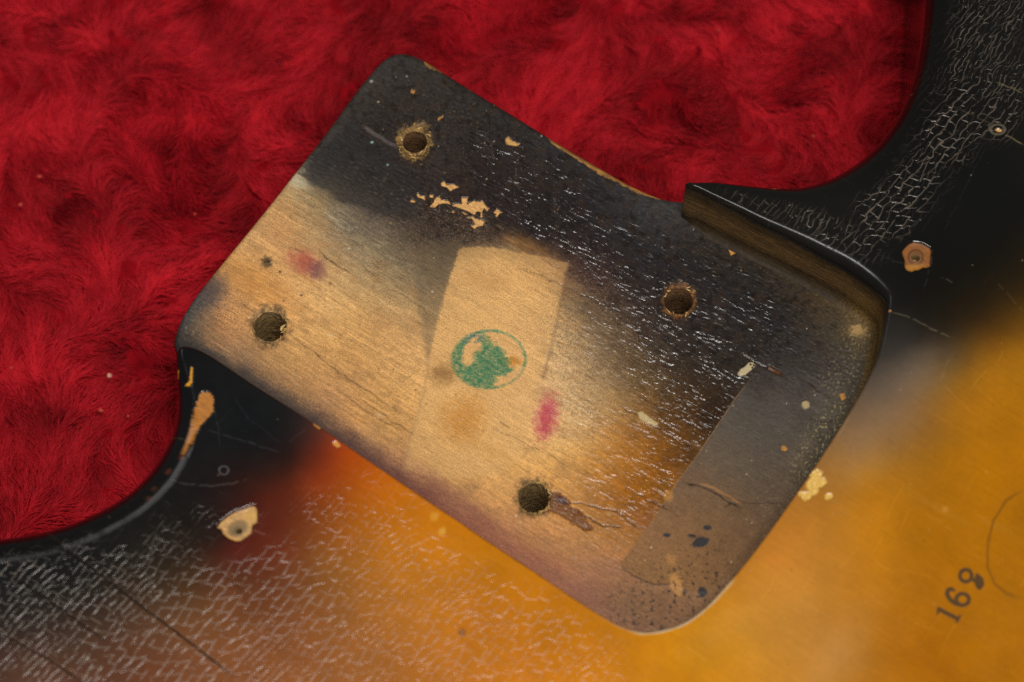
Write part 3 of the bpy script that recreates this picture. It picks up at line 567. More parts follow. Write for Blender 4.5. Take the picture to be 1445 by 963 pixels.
    # rims of the bolt holes
    for (x, y, rx, ry), c, wd, k in zip(BOLT, [(168,130,70),(150,120,78),(140,92,46),(140,112,66)], (10, 5, 6, 5), range(4)):
        a = np.arctan2(V-y, U-x); d = np.hypot((U-x)/rx, (V-y)/ry)*rx-rx
        ra = wd*(.85+.9*fbm(U/15+k*3.1, V/15, 81+k, 3)*1.4+.55*perlin(U/3, V/3, 181)+.4*perlin(a_/9, b_/1.6, 182))
        ra = np.maximum(ra, .8); m = (1-sst(ra*.6, ra*1.15, d))*(.75+.25*sst(-.3, .3, perlin(U/3, V/3, 82)))
        cc = np.asarray(c, float)*(1+.45*fbm(a_/6, b_/1.6, 83, 2)+.3*perlin(U/2.4, V/2.4, 86))[:, None]
        col = col*(1-(m*.85)[:, None])+cc*(m*.85)[:, None]; rough = np.maximum(rough, .7*m)
        h -= .35*(1-sst(0, ra*.9, d)); wr *= 1-m
        dk = (1-sst(ra, ra+9, d))*sst(-.3, .4, fbm(U/9, V/9, 84+k)); col = mix(col, (60,44,30), dk*.5)
    col = mix(col, (70,52,34), blob(U, V, 377, 370, 8, 7, 60, .5, .6, 4, 5)*.8)
    # bare chips
    Z = lambda p: z2(p, 560, 230, 8.022)
    chips = [Z(p) for p in ([(500,225),(540,210),(560,245),(640,240),(705,278),(660,290),(605,318),(560,275),(505,262)],[(225,350),(245,345),(262,372),(320,378),(318,420),(280,402),(232,390)],[(370,362),(415,372),(410,400),(372,392)],
             [(140,440),(180,410),(215,440),(190,450)],[(375,490),(420,440),(430,405),(470,378),(510,420),(590,430),(610,470),(540,455),(470,470),(430,508),(380,500)],[(620,475),(700,458),(740,470),(730,400),(805,390),(795,470),(850,440),(870,425),(930,445),(970,430),(1010,490),(1050,515),(1020,550),(990,510),(965,560),(975,620),(945,615),(950,560),(910,545),(880,590),(800,545),(720,515),(640,492)],
             [(725,562),(760,560),(805,585),(780,592)],[(790,625),(860,605),(900,640),(950,640),(998,665),(975,710),(900,725),(885,755),(840,715),(885,695),(850,630)],[(620,550),(650,540),(650,565),(630,568)],[(1090,565),(1130,520),(1192,560),(1160,575),(1135,618),(1115,600),(1128,575)])]
    def chip(pts, k, c, depth, nz, s=2.6):
        nonlocal col, h, rough, wr
        m = poly(U, V, pts, .55, nz, s, k+60)
        gg = np.maximum(perlin(a_/9, b_/1.3, 91), -.6)
        cc = np.asarray(c, float)[None]*(.94+.24*gg[:, None]+.10*perlin(U/2, V/2, 190)[:, None]); rim_shade = m*(1-m)*4; col = col*(1-m[:, None])+cc*m[:, None]; col = mix(col, (60,40,26), rim_shade*.35); h = h-depth*m; rough = rough*(1-m)+.65*m; wr = wr*(1-m); part[m > .5] = k  # darker rim paints a shadow round the chip's edge
    for p in chips: chip(p, 1, (222,170,104), .16, .75)
    chip(z2([(700,590),(715,580),(730,598),(765,612),(750,622),(705,615)],480,0,3.008), 2, (205,158,92), .12, .8)
    for p in ([(1028,352),(1036,350),(1038,358),(1031,361)],[(1184,556),(1192,555),(1194,563),(1187,566)],[(1102,630),(1107,629),(1113,634),(1108,637),(1103,636)],[(581,126),(586,128),(584,133),(579,131)],[(662,122),(668,121),(667,128),(661,127)],[(617,167),(626,163),(625,166),(618,171)]): chip(p, 10, (190,134,66), .1, 1)
    col = mix(col, (172,140,88), (1-sst(.5, 1.3, np.hypot((U-1211)/11, (V-466)/9)+.5*perlin(U/5, V/5, 92)))*.85)
    # worn tan strip along the upper right edge
    m = np.maximum(poly(U, V, [(768,190),(790,196),(830,218),(870,243),(905,262),(937,277),(930,281),(905,275),(870,257),(845,246),(825,232),(795,213),(778,203)], 1, 2.6, 7, 12), poly(U, V, [(598,86),(612,91),(628,100),(642,106),(630,104),(612,99),(600,93)], 1, 1.8, 5, 13))
    cc = np.array((156,112,60.))*(1+.3*perlin(a_/14, b_/2, 93))[:, None]; col = col*(1-m[:, None])+cc*m[:, None]; part[m > .5] = 7; h -= m*.1
    col = mix(col, (36,33,32), line(U, V, [(600,86),(680,134),(770,189),(860,242)], 4, 3, 1, 3)*.5)
    # tar spots
    m = np.maximum(blob(U, V, 989, 766, 12, 6.5, -14, .12, .25, 7, 31), blob(U, V, 977, 757, 6, 2.2, 10, .2, .3, 4, 3)); m2 = np.maximum(blob(U, V, 998, 745.5, 5.5, 3.6, 0, .2, .3, 5, 3), blob(U, V, 941, 756, 5, 3, 0, .3, .5, 4, 3)); m2 = np.maximum(m2, blob(U, V, 991, 836, 6, 7, -30, .2, .4, 5, 3))
    for mm_, k in ((m, 8), (m2, 9)): col = mix(col, (44,44,50), mm_*.92); part[mm_ > .5] = k; h += mm_*.05
    r_ = np.random.default_rng(5)
    for _ in range(420):
        x, y = r_.uniform(240, 1250), r_.uniform(70, 890); s = r_.uniform(.5, 1.5); m = blob(U, V, x, y, s, s*r_.uniform(.5, 1), r_.uniform(0, 180), .5)
        c = (225,212,185) if r_.random() < .5 else ((40,30,22) if r_.random() < .6 else (190,140,80)); col = mix(col, c, m*r_.uniform(.4, .9))
    for (x, y, r1, c) in [(524,115,3.4,(190,186,170)),(574,108,2.2,(160,175,180)),(525,201,3,(170,215,205)),(534,144,2.4,(205,190,140)),(510,113,3.4,(190,140,60)),(547,233,2.6,(150,200,190)),(395,384,2.6,(40,30,34)),(425,417,2.4,(30,32,40)),(400,425,2.2,(60,56,70)),(466,400,4,(128,92,56)),(467,474,3,(196,186,160)),(535,586,6,(206,168,122)),(860,725,5,(170,132,84)),(728,728,2.4,(210,200,170)),(555,522,1.6,(20,70,50)),(578,532,1.8,(20,90,70))]:
        col = mix(col, c, blob(U, V, x, y, r1*.7, r1*.55, 20, .5, .3, 4, 6)*.75)
    # green ink stamp
    cx, cy, rx, ry = STAMP_R; q = np.hypot((U-cx)/rx, (V-cy)/ry); a = np.arctan2((V-cy)/ry, (U-cx)/rx)
    fz = fbm(a_/6, b_/1.8, 95, 3); fy = fbm(U/6, V/6, 96, 3)
    wdt = 2.0+3.4*np.clip(-np.cos(a+.15), 0, 1)**1.5*1.8   # ring is thick on its left side
    dd = np.abs(q-1+.02*fy-.03*np.clip(-np.cos(a), 0, 1))*rx
    hz = perlin(U/9, V/1.5, 98); ring = (1-sst(wdt*.6, wdt*1.2+1.0, dd+2.4*fz+2.6*hz*(wdt > 3)))*(.55+.45*sst(-.5, .2, fy+.4*hz)); ring *= np.where(np.cos(a) > .2, .72, 1)
    ring *= np.where((a > .3) & (a < 1.35), .62, 1)
    blobm = poly(U, V, z2([(440,400),(480,340),(600,340),(660,400),(730,500),(720,560),(770,610),(700,665),(600,680),(570,780),(520,810),(430,780),(330,720),(240,620),(225,560),(320,560),(360,500),(380,430)],620,440,7.41), 3.6, 7, 5, 14)*sst(-1.0, -.3, fz+hz*.6)
    blobm2 = poly(U, V, z2([(400,240),(480,225),(540,300),(560,350),(440,400),(430,320),(380,330)],620,440,7.41), 3.6, 6, 5, 15)*sst(-.9, -.1, fz+hz*.6)
    ink = np.clip(np.maximum(ring, np.maximum(blobm, blobm2*.8)), 0, 1)
    br = sst(-.6, .25, fz+.5*fy+.2); amt = ink*(.58+.42*sst(-.5, .5, fbm(a_/9, b_/4, 421, 3)+.4*hz))*(.85+.15*br)
    gcol = np.array((40,108,76.))*np.ones((n, 3)); gcol = mix(gcol, (30,86,104), blob(U, V, 668, 481, 14, 10, -35, .6)*.9); gcol = mix(gcol, (30,96,62), sst(0, .5, fy)*.6); gcol = mix(gcol, (100,150,130), sst(.75, 1.05, q)*sst(.1, -.6, a)*sst(-2.2, -1.4, a)*.45)
    col = col*(1-(amt*.9)[:, None])+gcol*(amt*.9)[:, None]; part[(ink > .45)] = 3
    col = mix(col, (225,228,205), ink*sst(.55, .7, perlin(U/2.2, V/2.2, 97))*.45)
    # pale filler blobs
    B1 = z2([(115,215),(140,180),(180,155),(205,125),(240,122),(262,145),(250,170),(215,195),(180,225),(140,238)],1020,490,5.665)
    m = poly(U, V, B1, .7, .5, 4, 16); col = mix(col, (184,168,130), m); h += m*.25; part[m > .5] = 5
    for (x, y) in [(1059,515.5),(1063.5,516.5),(1061.5,520)]: col = mix(col, (30,26,20), blob(U, V, x, y, 1.6, 1.4, 0, .3)); 
    m = poly(U, V, [(899,582),(906,581),(918,590),(930,598),(925,602),(912,598),(902,591)], .8, 1, 4, 17); m = np.maximum(m, blob(U, V, 1137, 572, 6, 5.5, 0, .25, .3, 5, 4)*.9); col = mix(col, (190,168,122), m*.95); h += m*.2; part[m > .5] = 6
    return dict(h=h, Col=srgb2lin(col/255), rough=np.clip(rough-.28*wr, .1, .95), ck=np.zeros(n), ckb=np.zeros(n), wr=wr*np.isin(part, (0, 2)), gr=.55+.65*wood, part=part.astype(float), coat=wr)

# ------------------------------------------------------------------ materials
def N(nt, t, **kw):
    n = nt.nodes.new(t)
    for k, v in kw.items():
        if hasattr(n, k): setattr(n, k, v)
    return n
def base_mat(name):
    m = bpy.data.materials.new(name); m.use_nodes = True
    return m, m.node_tree, m.node_tree.nodes['Principled BSDF']
def math_(nt, op, a, b=None, c=None, clamp=False):
    n = nt.nodes.new('ShaderNodeMath'); n.operation = op; n.use_clamp = clamp
    for i, v in enumerate((a, b, c)):
        if v is None: continue
        if isinstance(v, (int, float)): n.inputs[i].default_value = v
        else: nt.links.new(v, n.inputs[i])
    return n.outputs[0]
def attr(nt, name):
    n = nt.nodes.new('ShaderNodeAttribute'); n.attribute_name = name; return n
def mapping(nt, rot, scale, coord):
    n = nt.nodes.new('ShaderNodeMapping'); n.inputs['Rotation'].default_value = (0, 0, rot); n2 = nt.nodes.new('ShaderNodeMapping'); n2.inputs['Scale'].default_value = scale
    nt.links.new(coord, n.inputs[0]); nt.links.new(n.outputs[0], n2.inputs[0]); return n2.outputs[0]
def noise(nt, vec, scale, detail=3, rough=.5):
    n = nt.nodes.new('ShaderNodeTexNoise'); n.inputs['Scale'].default_value = scale; n.inputs['Detail'].default_value = detail; n.inputs['Roughness'].default_value = rough
    nt.links.new(vec, n.inputs['Vector']); return n.outputs['Fac']
def ramp(nt, v, a, b):
    n = nt.nodes.new('ShaderNodeMapRange'); n.interpolation_type = 'SMOOTHSTEP'; n.inputs['From Min'].default_value = a; n.inputs['From Max'].default_value = b
    nt.links.new(v, n.inputs['Value']); return n.outputs['Result']
def scalecol(nt, col, fac):
    n = nt.nodes.new('ShaderNodeVectorMath'); n.operation = 'SCALE'; nt.links.new(col, n.inputs[0]); nt.links.new(fac, n.inputs['Scale']); return n.outputs[0]
def body_material(name, lacquer):
    m, nt, bs = base_mat(name)
    co = nt.nodes.new('ShaderNodeTexCoord').outputs['Object']
    colA = attr(nt, 'Col').outputs['Color']; rg = attr(nt, 'rough').outputs['Fac']; gr = attr(nt, 'gr').outputs['Fac']; ck = attr(nt, 'ck').outputs['Fac']; wr = attr(nt, 'wr').outputs['Fac']
    g = mapping(nt, math.radians(32), (450, 3600, 1000), co)
    fine = noise(nt, g, 1, 4, .6)
    sp = noise(nt, mapping(nt, 0, (1, 1, 1), co), 5200, 2, .6)
    f = math_(nt, 'ADD', math_(nt, 'MULTIPLY', math_(nt, 'SUBTRACT', fine, .5), .8), math_(nt, 'MULTIPLY', math_(nt, 'SUBTRACT', sp, .5), 1.6))
    f = math_(nt, 'MULTIPLY_ADD', math_(nt, 'MULTIPLY', f, gr), .95, 1.0)
    col = scalecol(nt, colA, f)
    # heights in metres
    hgt = math_(nt, 'MULTIPLY', math_(nt, 'MULTIPLY', fine, gr), 0.000030)
    hgt = math_(nt, 'ADD', hgt, math_(nt, 'MULTIPLY', math_(nt, 'MULTIPLY', sp, gr), 0.000022))
    if lacquer:
        # crazing: long cracks running one way, short ones bridging them, both interrupted
        def warp(scale, amp, det=2):
            wn = nt.nodes.new('ShaderNodeTexNoise'); wn.inputs['Scale'].default_value = scale; wn.inputs['Detail'].default_value = det; nt.links.new(co, wn.inputs['Vector'])
            sb = nt.nodes.new('ShaderNodeVectorMath'); sb.operation = 'SUBTRACT'; sb.inputs[1].default_value = (.5, .5, .5); nt.links.new(wn.outputs['Color'], sb.inputs[0])
            wv = nt.nodes.new('ShaderNodeVectorMath'); wv.operation = 'MULTIPLY_ADD'; wv.inputs[1].default_value = (amp, amp, 0); nt.links.new(sb.outputs[0], wv.inputs[0]); nt.links.new(co, wv.inputs[2]); return wv.outputs[0]
        def brick(rot, sp, ln, wpx, b1, b2, vec, seed):
            mp = mapping(nt, math.radians(-rot), (1000/ln, 1000/sp, 1), vec)
            sx = nt.nodes.new('ShaderNodeSeparateXYZ'); nt.links.new(mp, sx.inputs[0]); X_, Y_ = sx.outputs['X'], sx.outputs['Y']
            fy = math_(nt, 'FRACT', Y_); iy = math_(nt, 'FLOOR', Y_)
            e1 = math_(nt, 'MULTIPLY', math_(nt, 'MINIMUM', fy, math_(nt, 'SUBTRACT', 1., fy)), sp)
            wnn = nt.nodes.new('ShaderNodeTexWhiteNoise'); wnn.noise_dimensions = '1D'; nt.links.new(math_(nt, 'ADD', iy, seed*13.7), wnn.inputs['W'])
            xx = math_(nt, 'MULTIPLY_ADD', wnn.outputs['Value'], 7.3, X_)
            # bridges lean a little
            xx = math_(nt, 'MULTIPLY_ADD', math_(nt, 'MULTIPLY', fy, wnn.outputs['Value']), .7, xx)
            fx = math_(nt, 'FRACT', xx); e2 = math_(nt, 'MULTIPLY', math_(nt, 'MINIMUM', fx, math_(nt, 'SUBTRACT', 1., fx)), ln)
            l1 = math_(nt, 'SUBTRACT', 1., ramp(nt, e1, 0, wpx)); l2 = math_(nt, 'SUBTRACT', 1., ramp(nt, e2, 0, wpx))
            n1 = noise(nt, mapping(nt, math.radians(-rot), (300, 900, 1), co), 1+seed*.03, 2, .5); n2 = noise(nt, co, 800+seed*30, 2, .5)
            return math_(nt, 'MAXIMUM', math_(nt, 'MULTIPLY', l1, ramp(nt, n1, b1+.02, b1+.08)), math_(nt, 'MULTIPLY', l2, ramp(nt, n2, b2+.02, b2+.08)))
        wA, wB = warp(210, .0034, 2.5), warp(300, .0026, 2.5)
        reg = noise(nt, co, 75, 2, .5)
        LA = brick(56, .95, 2.8, .17, .40, .47, wA, 0); LB = brick(50, 1.45, 2.0, .18, .36, .42, wB, 3); LC = brick(60, .68, 1.9, .13, .44, .50, wB, 5)
        rA = ramp(nt, reg, .50, .56); rB = math_(nt, 'SUBTRACT', 1., ramp(nt, reg, .44, .50))
        lines = math_(nt, 'MAXIMUM', math_(nt, 'MAXIMUM', math_(nt, 'MULTIPLY', LB, rB), math_(nt, 'MULTIPLY', LC, rA)), math_(nt, 'MULTIPLY', LA, math_(nt, 'SUBTRACT', 1., math_(nt, 'MULTIPLY', math_(nt, 'MAXIMUM', rA, rB), .85))))
        coarse = attr(nt, 'ckb').outputs['Fac']; wC = warp(200, .0024, 2)
        LD = brick(55, 1.5, 2.5, .21, .42, .37, wC, 8); LE = brick(50, 1.05, 1.9, .16, .44, .41, wC, 11)
        big = math_(nt, 'ADD', math_(nt, 'MULTIPLY', LD, ramp(nt, reg, .46, .50)), math_(nt, 'MULTIPLY', LE, math_(nt, 'SUBTRACT', 1., ramp(nt, reg, .46, .50))))
        lines = math_(nt, 'ADD', math_(nt, 'MULTIPLY', lines, math_(nt, 'SUBTRACT', 1., coarse)), math_(nt, 'MULTIPLY', big, coarse))
        var = noise(nt, co, 330, 3, .6); lines = math_(nt, 'MULTIPLY', lines, ramp(nt, var, .12, .55))
        amt = math_(nt, 'MULTIPLY', lines, ck)
        hgt = math_(nt, 'ADD', hgt, math_(nt, 'MULTIPLY', amt, math_(nt, 'MULTIPLY_ADD', coarse, 0.00001, 0.00005)))
        mxn = nt.nodes.new('ShaderNodeMix'); mxn.data_type = 'RGBA'
        nt.links.new(math_(nt, 'MULTIPLY', amt, .27), mxn.inputs['Factor']); nt.links.new(col, mxn.inputs['A']); mxn.inputs['B'].default_value = (.42, .33, .25, 1)
        col = mxn.outputs['Result']
        orange = noise(nt, co, 900, 2, .5)
        hgt = math_(nt, 'ADD', hgt, math_(nt, 'MULTIPLY', orange, 0.000006))
    else:
        wp = mapping(nt, math.radians(30), (170, 620, 1), co)
        n1 = noise(nt, wp, 1, 2, .5)
        rid = math_(nt, 'SUBTRACT', 1.0, math_(nt, 'MULTIPLY', math_(nt, 'ABSOLUTE', math_(nt, 'SUBTRACT', n1, .5)), 8.0), None, True)
        n2 = noise(nt, mapping(nt, math.radians(38), (380, 900, 1), co), 1, 1.5, .5)
        hh = math_(nt, 'ADD', math_(nt, 'MULTIPLY', rid, 0.00009), math_(nt, 'MULTIPLY', n2, 0.00011))
        n3 = noise(nt, mapping(nt, math.radians(26), (420, 1500, 1), co), 1, 2, .6)
        pat = ramp(nt, noise(nt, co, 260, 3, .6), .38, .66)
        hh = math_(nt, 'ADD', math_(nt, 'MULTIPLY', hh, math_(nt, 'MULTIPLY_ADD', pat, .9, .15)), math_(nt, 'MULTIPLY', n3, 0.00006))
        hgt = math_(nt, 'ADD', hgt, math_(nt, 'MULTIPLY', hh, wr))
    bp = nt.nodes.new('ShaderNodeBump'); bp.inputs['Strength'].default_value = 1; bp.inputs['Distance'].default_value = 1.0
    nt.links.new(hgt, bp.inputs['Height']); nt.links.new(bp.outputs[0], bs.inputs['Normal'])
    nt.links.new(col, bs.inputs['Base Color']); nt.links.new(math_(nt, 'MULTIPLY_ADD', amt, .16, rg) if lacquer else rg, bs.inputs['Roughness'])
    bs.inputs['Specular IOR Level'].default_value = .36
    if not lacquer:
        bs.inputs['Specular IOR Level'].default_value = .22
        nt.links.new(math_(nt, 'MULTIPLY', wr, .75), bs.inputs['Coat Weight']); bs.inputs['Coat Roughness'].default_value = .19
        nt.links.new(bp.outputs[0], bs.inputs['Coat Normal'])
    return m
M_TOP = body_material('sunburst_lacquer', True)
M_FLOOR = body_material('worn_pocket_wood', False)

# ------------------------------------------------------------------ body
body = bpy.data.objects.new('guitar_body', None); C.objects.link(body)
body['label'] = 'worn sunburst guitar body with crackled lacquer and a bare neck pocket, lying on red plush'
body['category'] = 'guitar body'

def axis(lo, hi, step, far_lo, far_hi):
    a = np.arange(lo, hi, step); out = []; s = step; x = a[-1]
    while x < far_hi: s = min(s*1.18, 8*MM); x += s; out.append(x)
    lef = []; s = step; x = a[0]
    while x > far_lo: s = min(s*1.18, 8*MM); x -= s; lef.append(x)
    return np.r_[lef[::-1], a, out]
STEP = .14*MM
tl = unproj(-12, -12, ZT); tr_ = unproj(1457, -12, ZT); bl_ = unproj(-12, 975, ZT); br_ = unproj(1457, 975, ZT)
xs = axis(tl[0], tr_[0], STEP, TC[:, 0].min()-5*MM, TC[:, 0].max()+5*MM); ys = axis(bl_[1], tl[1], STEP*1.08, TC[:, 1].min()-5*MM, TC[:, 1].max()+5*MM)
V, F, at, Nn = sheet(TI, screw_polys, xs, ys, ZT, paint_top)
pf = at.pop('part')[F].max(1).astype(int); at.pop('coat')
LAB = {1:'square-edged finish chip of bare orange wood round the screw hole in black lacquer',2:'half-round finish chip of pale wood with glinting lacquer rim',3:'long bare wood chip down the black horn',6:'crumbly pale yellow chip on the pocket rim'}
rest = np.ones(len(F), bool)
for k, nm in TOPPARTS.items():
    if not (pf == k).any(): continue
    pcs = pieces(F, pf == k)
    if nm in ('stamped_digit', 'ink_stamp', 'tape_patch', 'edge_wear'): pcs = pcs[:1]
    for j_, q in enumerate(pcs[:12]):
        m = np.zeros(len(F), bool); m[q] = True; rest &= ~m
        o = mesh_from(nm, *sub(V, F, at, Nn, m), mat=M_TOP, parent=body)
        if k in LAB and j_ == 0: o['label'] = LAB[k]
        if nm == 'stamped_digit': o['label'] = {8:'black stamped numeral 1',9:'black stamped numeral 6',10:'black stamped numeral 8'}[k]
mesh_from('body_face', *sub(V, F, at, Nn, rest), mat=M_TOP, parent=body)

def strip(CC, NN, RR, ztop, zbot, hfun, prof_arc=14, step=.16):
    """sweep a rounded edge and a vertical wall down from it"""
    n = len(CC); depth = (ztop-zbot)/MM
    rows = [];  L = np.max(depth-RR)
    arc = np.linspace(0, np.pi/2, prof_arc)
    for a in arc:
        rows.append(np.column_stack([CC+NN*(RR*MM*(1-np.sin(a)))[:, None], ztop-RR*MM*(1-np.cos(a))]))
    fr = np.linspace(0, 1, max(8, int(min(L, 30)/step)))[1:]
    for f in fr:
        rows.append(np.column_stack([CC, (ztop-RR*MM)*(1-f)+zbot*f]))
    R = np.stack(rows)      # (rows, n, 3)
    kk = prof_arc
    U, V_ = proj(R[0, :, 0], R[0, :, 1], ztop*np.ones(n))
    idx = np.arange(R.shape[0]*n).reshape(R.shape[0], n)
    F = np.stack([idx[:-1], idx[1:], np.roll(idx[1:], -1, 1), np.roll(idx[:-1], -1, 1)], -1)
    return R, F, kk
# body rim and pocket wall
zb = np.where(TL > .5, -1.0*MM, ZB)
zb = smooth_c(zb, 3)
R, Fs, kk = strip(TC, TN, TR, ZT, zb, None, 14, .2)
nr, n = R.shape[:2]
U, V_ = proj(R[..., 0], R[..., 1], R[..., 2])
Uc, Vc = proj(R[..., 0].ravel(), R[..., 1].ravel(), ZT)
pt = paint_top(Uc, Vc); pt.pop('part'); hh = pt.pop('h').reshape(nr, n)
fade = np.ones(nr); fade[:kk] = np.cos(np.linspace(0, np.pi/2, kk)); fade[kk:] = 0
R[..., 2] += hh*MM*fade[:, None]
s_mm = np.r_[0, np.cumsum(np.linalg.norm(np.diff(TC, axis=0), axis=1))]/MM
S2 = np.tile(s_mm, (nr, 1)); ZZ = (ZT-R[..., 2])/MM
inpocket = np.tile(TL > .5, (nr, 1))
# pocket wall paint: black overspray lip, brown bare wood below
col = pt['Col'].reshape(nr, n, 3).copy()
g = fbm(S2.ravel()/6, ZZ.ravel()/.35, 201, 4).reshape(nr, n); g2_ = fbm(S2.ravel()/1.2, ZZ.ravel()/.5, 202, 3).reshape(nr, n); g3_ = perlin(S2.ravel()/.3, ZZ.ravel()/.3, 203).reshape(nr, n)
band_ = 66+36*sst(2.2, 6.5, ZZ+g*1.6)-52*sst(8.8, 11.2, ZZ+g2_*2.2)  # lip shadow painted as a darker top, grime darkens the foot
wallc = np.stack([band_*1.0, band_*.76, band_*.45], -1)*(1+.34*g+.26*g2_+.18*g3_)[..., None]
# last stretch near the end corner is yellower and crusty
du = np.exp(-((Uc.reshape(nr, n)-1235)/30)**2)*sst(3, 8, ZZ)
wallc = wallc*(1-du[..., None]*.5)+np.array((150,118,62.))*(1+.4*g3_)[..., None]*du[..., None]*.5
lip = np.tile(TR*1.0, (nr, 1))
mw = sst(.0, .7, ZZ-lip-.5+.5*g2_)*inpocket
col = col*(1-mw[..., None])+srgb2lin(wallc/255)*mw[..., None]
# worn pale lip at the lower corner of the pocket
Ur, Vr = Uc.reshape(nr, n), Vc.reshape(nr, n)
wl = np.exp(-((Ur-955)/75)**2)*(Vr > 820)*inpocket*sst(-.5, .2, g2_+.2)
col = col*(1-.8*wl[..., None])+srgb2lin(np.array((206,184,154.))/255)*.8*wl[..., None]
# bare nicks in the black side of the body
nick = sst(.52, .66, fbm(S2.ravel()/2.2, ZZ.ravel()/1.2, 207, 3).reshape(nr, n))*(~inpocket)*sst(2, 4, ZZ)
col = col*(1-nick[..., None])+srgb2lin(np.array((150,105,52.))/255)*nick[..., None]
side_dark = sst(.5, 1, ZZ/np.maximum(np.tile(TR, (nr, 1)), .5))*(~inpocket)
blackc = srgb2lin(np.array((18,17,16.))/255)
amberside = (col.mean(-1) > .06)*(~inpocket)
pt['Col'] = col.reshape(-1, 3); pt['rough'] = np.where(mw > .4, .62, np.where(inpocket, .22, .16)).ravel(); pt['gr'] = np.maximum(mw*.5, .04).ravel(); pt['ck'] = pt['ck']*(1-mw.ravel())*(ZZ.ravel() < 6)*np.where(ZZ.ravel() > .4, .15, .5)
pt.pop('coat')
R[..., 0] += (mw*.05*g*MM)*np.tile(TN[:, 0], (nr, 1)); R[..., 1] += (mw*.05*g*MM)*np.tile(TN[:, 1], (nr, 1))
tt = np.clip((np.broadcast_to(ZZ, (nr, n))-(ZT/MM-1.6))/1.6, 0, 1); cv = (1-np.sqrt(np.clip(1-tt**2, 0, 1)))*1.5*MM*np.tile(smooth_c(smooth_c((TL > .5).astype(float), 1)*(s_mm > 0), 1)*np.clip(np.minimum(np.cumsum(TL > .5), np.cumsum((TL > .5)[::-1])[::-1])*.14/5-.2, 0, 1), (nr, 1))
R[..., 0] -= cv*np.tile(TN[:, 0], (nr, 1)); R[..., 1] -= cv*np.tile(TN[:, 1], (nr, 1))
V = R.reshape(-1, 3)
isw = np.broadcast_to((TL > .5), (nr-1, n))
Ff = Fs.reshape(-1, 4); wsel = isw.reshape(-1); Nn = vnormals(V, Ff)
# lip faces stay with the rim, the bare wall is its own part
mwf = mw.reshape(-1)[Ff].mean(1) > .5
mesh_from('body_side', *sub(V, Ff, pt, Nn, ~wsel), mat=M_TOP, parent=body)
mesh_from('pocket_lip', *sub(V, Ff, pt, Nn, wsel & ~mwf), mat=M_TOP, parent=body)
mesh_from('pocket_wall', *sub(V, Ff, pt, Nn, wsel & mwf), mat=M_FLOOR, parent=body)

# pocket floor
a0 = FC.min(0); a1 = FC.max(0)
xs = np.arange(a0[0]-.5*MM, a1[0]+.5*MM, STEP); ys = np.arange(a0[1]-.5*MM, a1[1]+.5*MM, STEP*1.08)
V, F, at, Nn = sheet(FI, bolt_polys+pilot_polys, xs, ys, 0.0, paint_floor)
pf = at.pop('part')[F].max(1).astype(int); at.pop('coat')
LABF = {1:'bare wood chip, largest of the cluster in the dark stain',3:'green ink stamp of a ring with smeared centre',4:'dull brownish tape patch at the pocket end',5:'pale seed-shaped filler blob with dark pits',7:'worn tan strip along the heel edge'}
rest = np.ones(len(F), bool)
for k, nm in FLPARTS.items():
    if not (pf == k).any(): continue
    pcs = pieces(F, pf == k)
    if nm in ('stamped_digit', 'ink_stamp', 'tape_patch', 'edge_wear'): pcs = pcs[:1]
    for j_, q in enumerate(pcs[:12]):
        m = np.zeros(len(F), bool); m[q] = True; rest &= ~m
        o = mesh_from(nm, *sub(V, F, at, Nn, m), mat=M_FLOOR, parent=body)
        if k in LABF and j_ == 0: o['label'] = LABF[k]
        if nm == 'stamped_digit': o['label'] = {8:'black stamped numeral 1',9:'black stamped numeral 6',10:'black stamped numeral 8'}[k]
mesh_from('pocket_floor', *sub(V, F, at, Nn, rest), mat=M_FLOOR, parent=body)

# heel side
R, Fs, kk = strip(FC, FN, FR, 0.0, ZB+1.5*MM, None, 10, .5)
nr, n = R.shape[:2]; Uc, Vc = proj(R[..., 0].ravel(), R[..., 1].ravel(), 0.0)
pt = paint_floor(Uc, Vc); hh = pt.pop('h').reshape(nr, n); fade = np.zeros(nr); fade[:kk] = np.cos(np.linspace(0, np.pi/2, kk)); R[..., 2] += hh*MM*fade[:, None]
pt.pop('part'); pt.pop('coat'); ZZ = (-R[..., 2]/MM).ravel()
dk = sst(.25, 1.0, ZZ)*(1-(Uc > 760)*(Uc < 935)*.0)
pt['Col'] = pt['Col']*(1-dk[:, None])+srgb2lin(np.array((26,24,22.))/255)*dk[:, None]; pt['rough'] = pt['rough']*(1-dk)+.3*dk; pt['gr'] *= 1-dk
V = R.reshape(-1, 3); Ff = Fs.reshape(-1, 4)
mesh_from('heel_side', V, Ff, pt, vnormals(V, Ff), mat=M_FLOOR, parent=body)

# ------------------------------------------------------------------ holes
def hole_mat(name, c1, c2):
    m, nt, bs = base_mat(name); co = nt.nodes.new('ShaderNodeTexCoord').outputs['Object']
    f = noise(nt, mapping(nt, 0, (900, 900, 2600), co), 1, 4, .65)
    r = nt.nodes.new('ShaderNodeValToRGB'); r.color_ramp.elements[0].position = .35; r.color_ramp.elements[1].position = .68; r.color_ramp.elements[0].color = (*c1, 1); r.color_ramp.elements[1].color = (*c2, 1)
    nt.links.new(f, r.inputs[0]); nt.links.new(r.outputs[0], bs.inputs['Base Color']); bs.inputs['Roughness'].default_value = .75
    b = nt.nodes.new('ShaderNodeBump'); b.inputs['Distance'].default_value = .0003; nt.links.new(f, b.inputs['Height']); nt.links.new(b.outputs[0], bs.inputs['Normal']); return m
M_HOLE = hole_mat('drilled_wood', (.09, .054, .02), (.48, .31, .12))
M_HOLE_D = hole_mat('dark_drilled_wood', (.06, .03, .012), (.28, .14, .05))
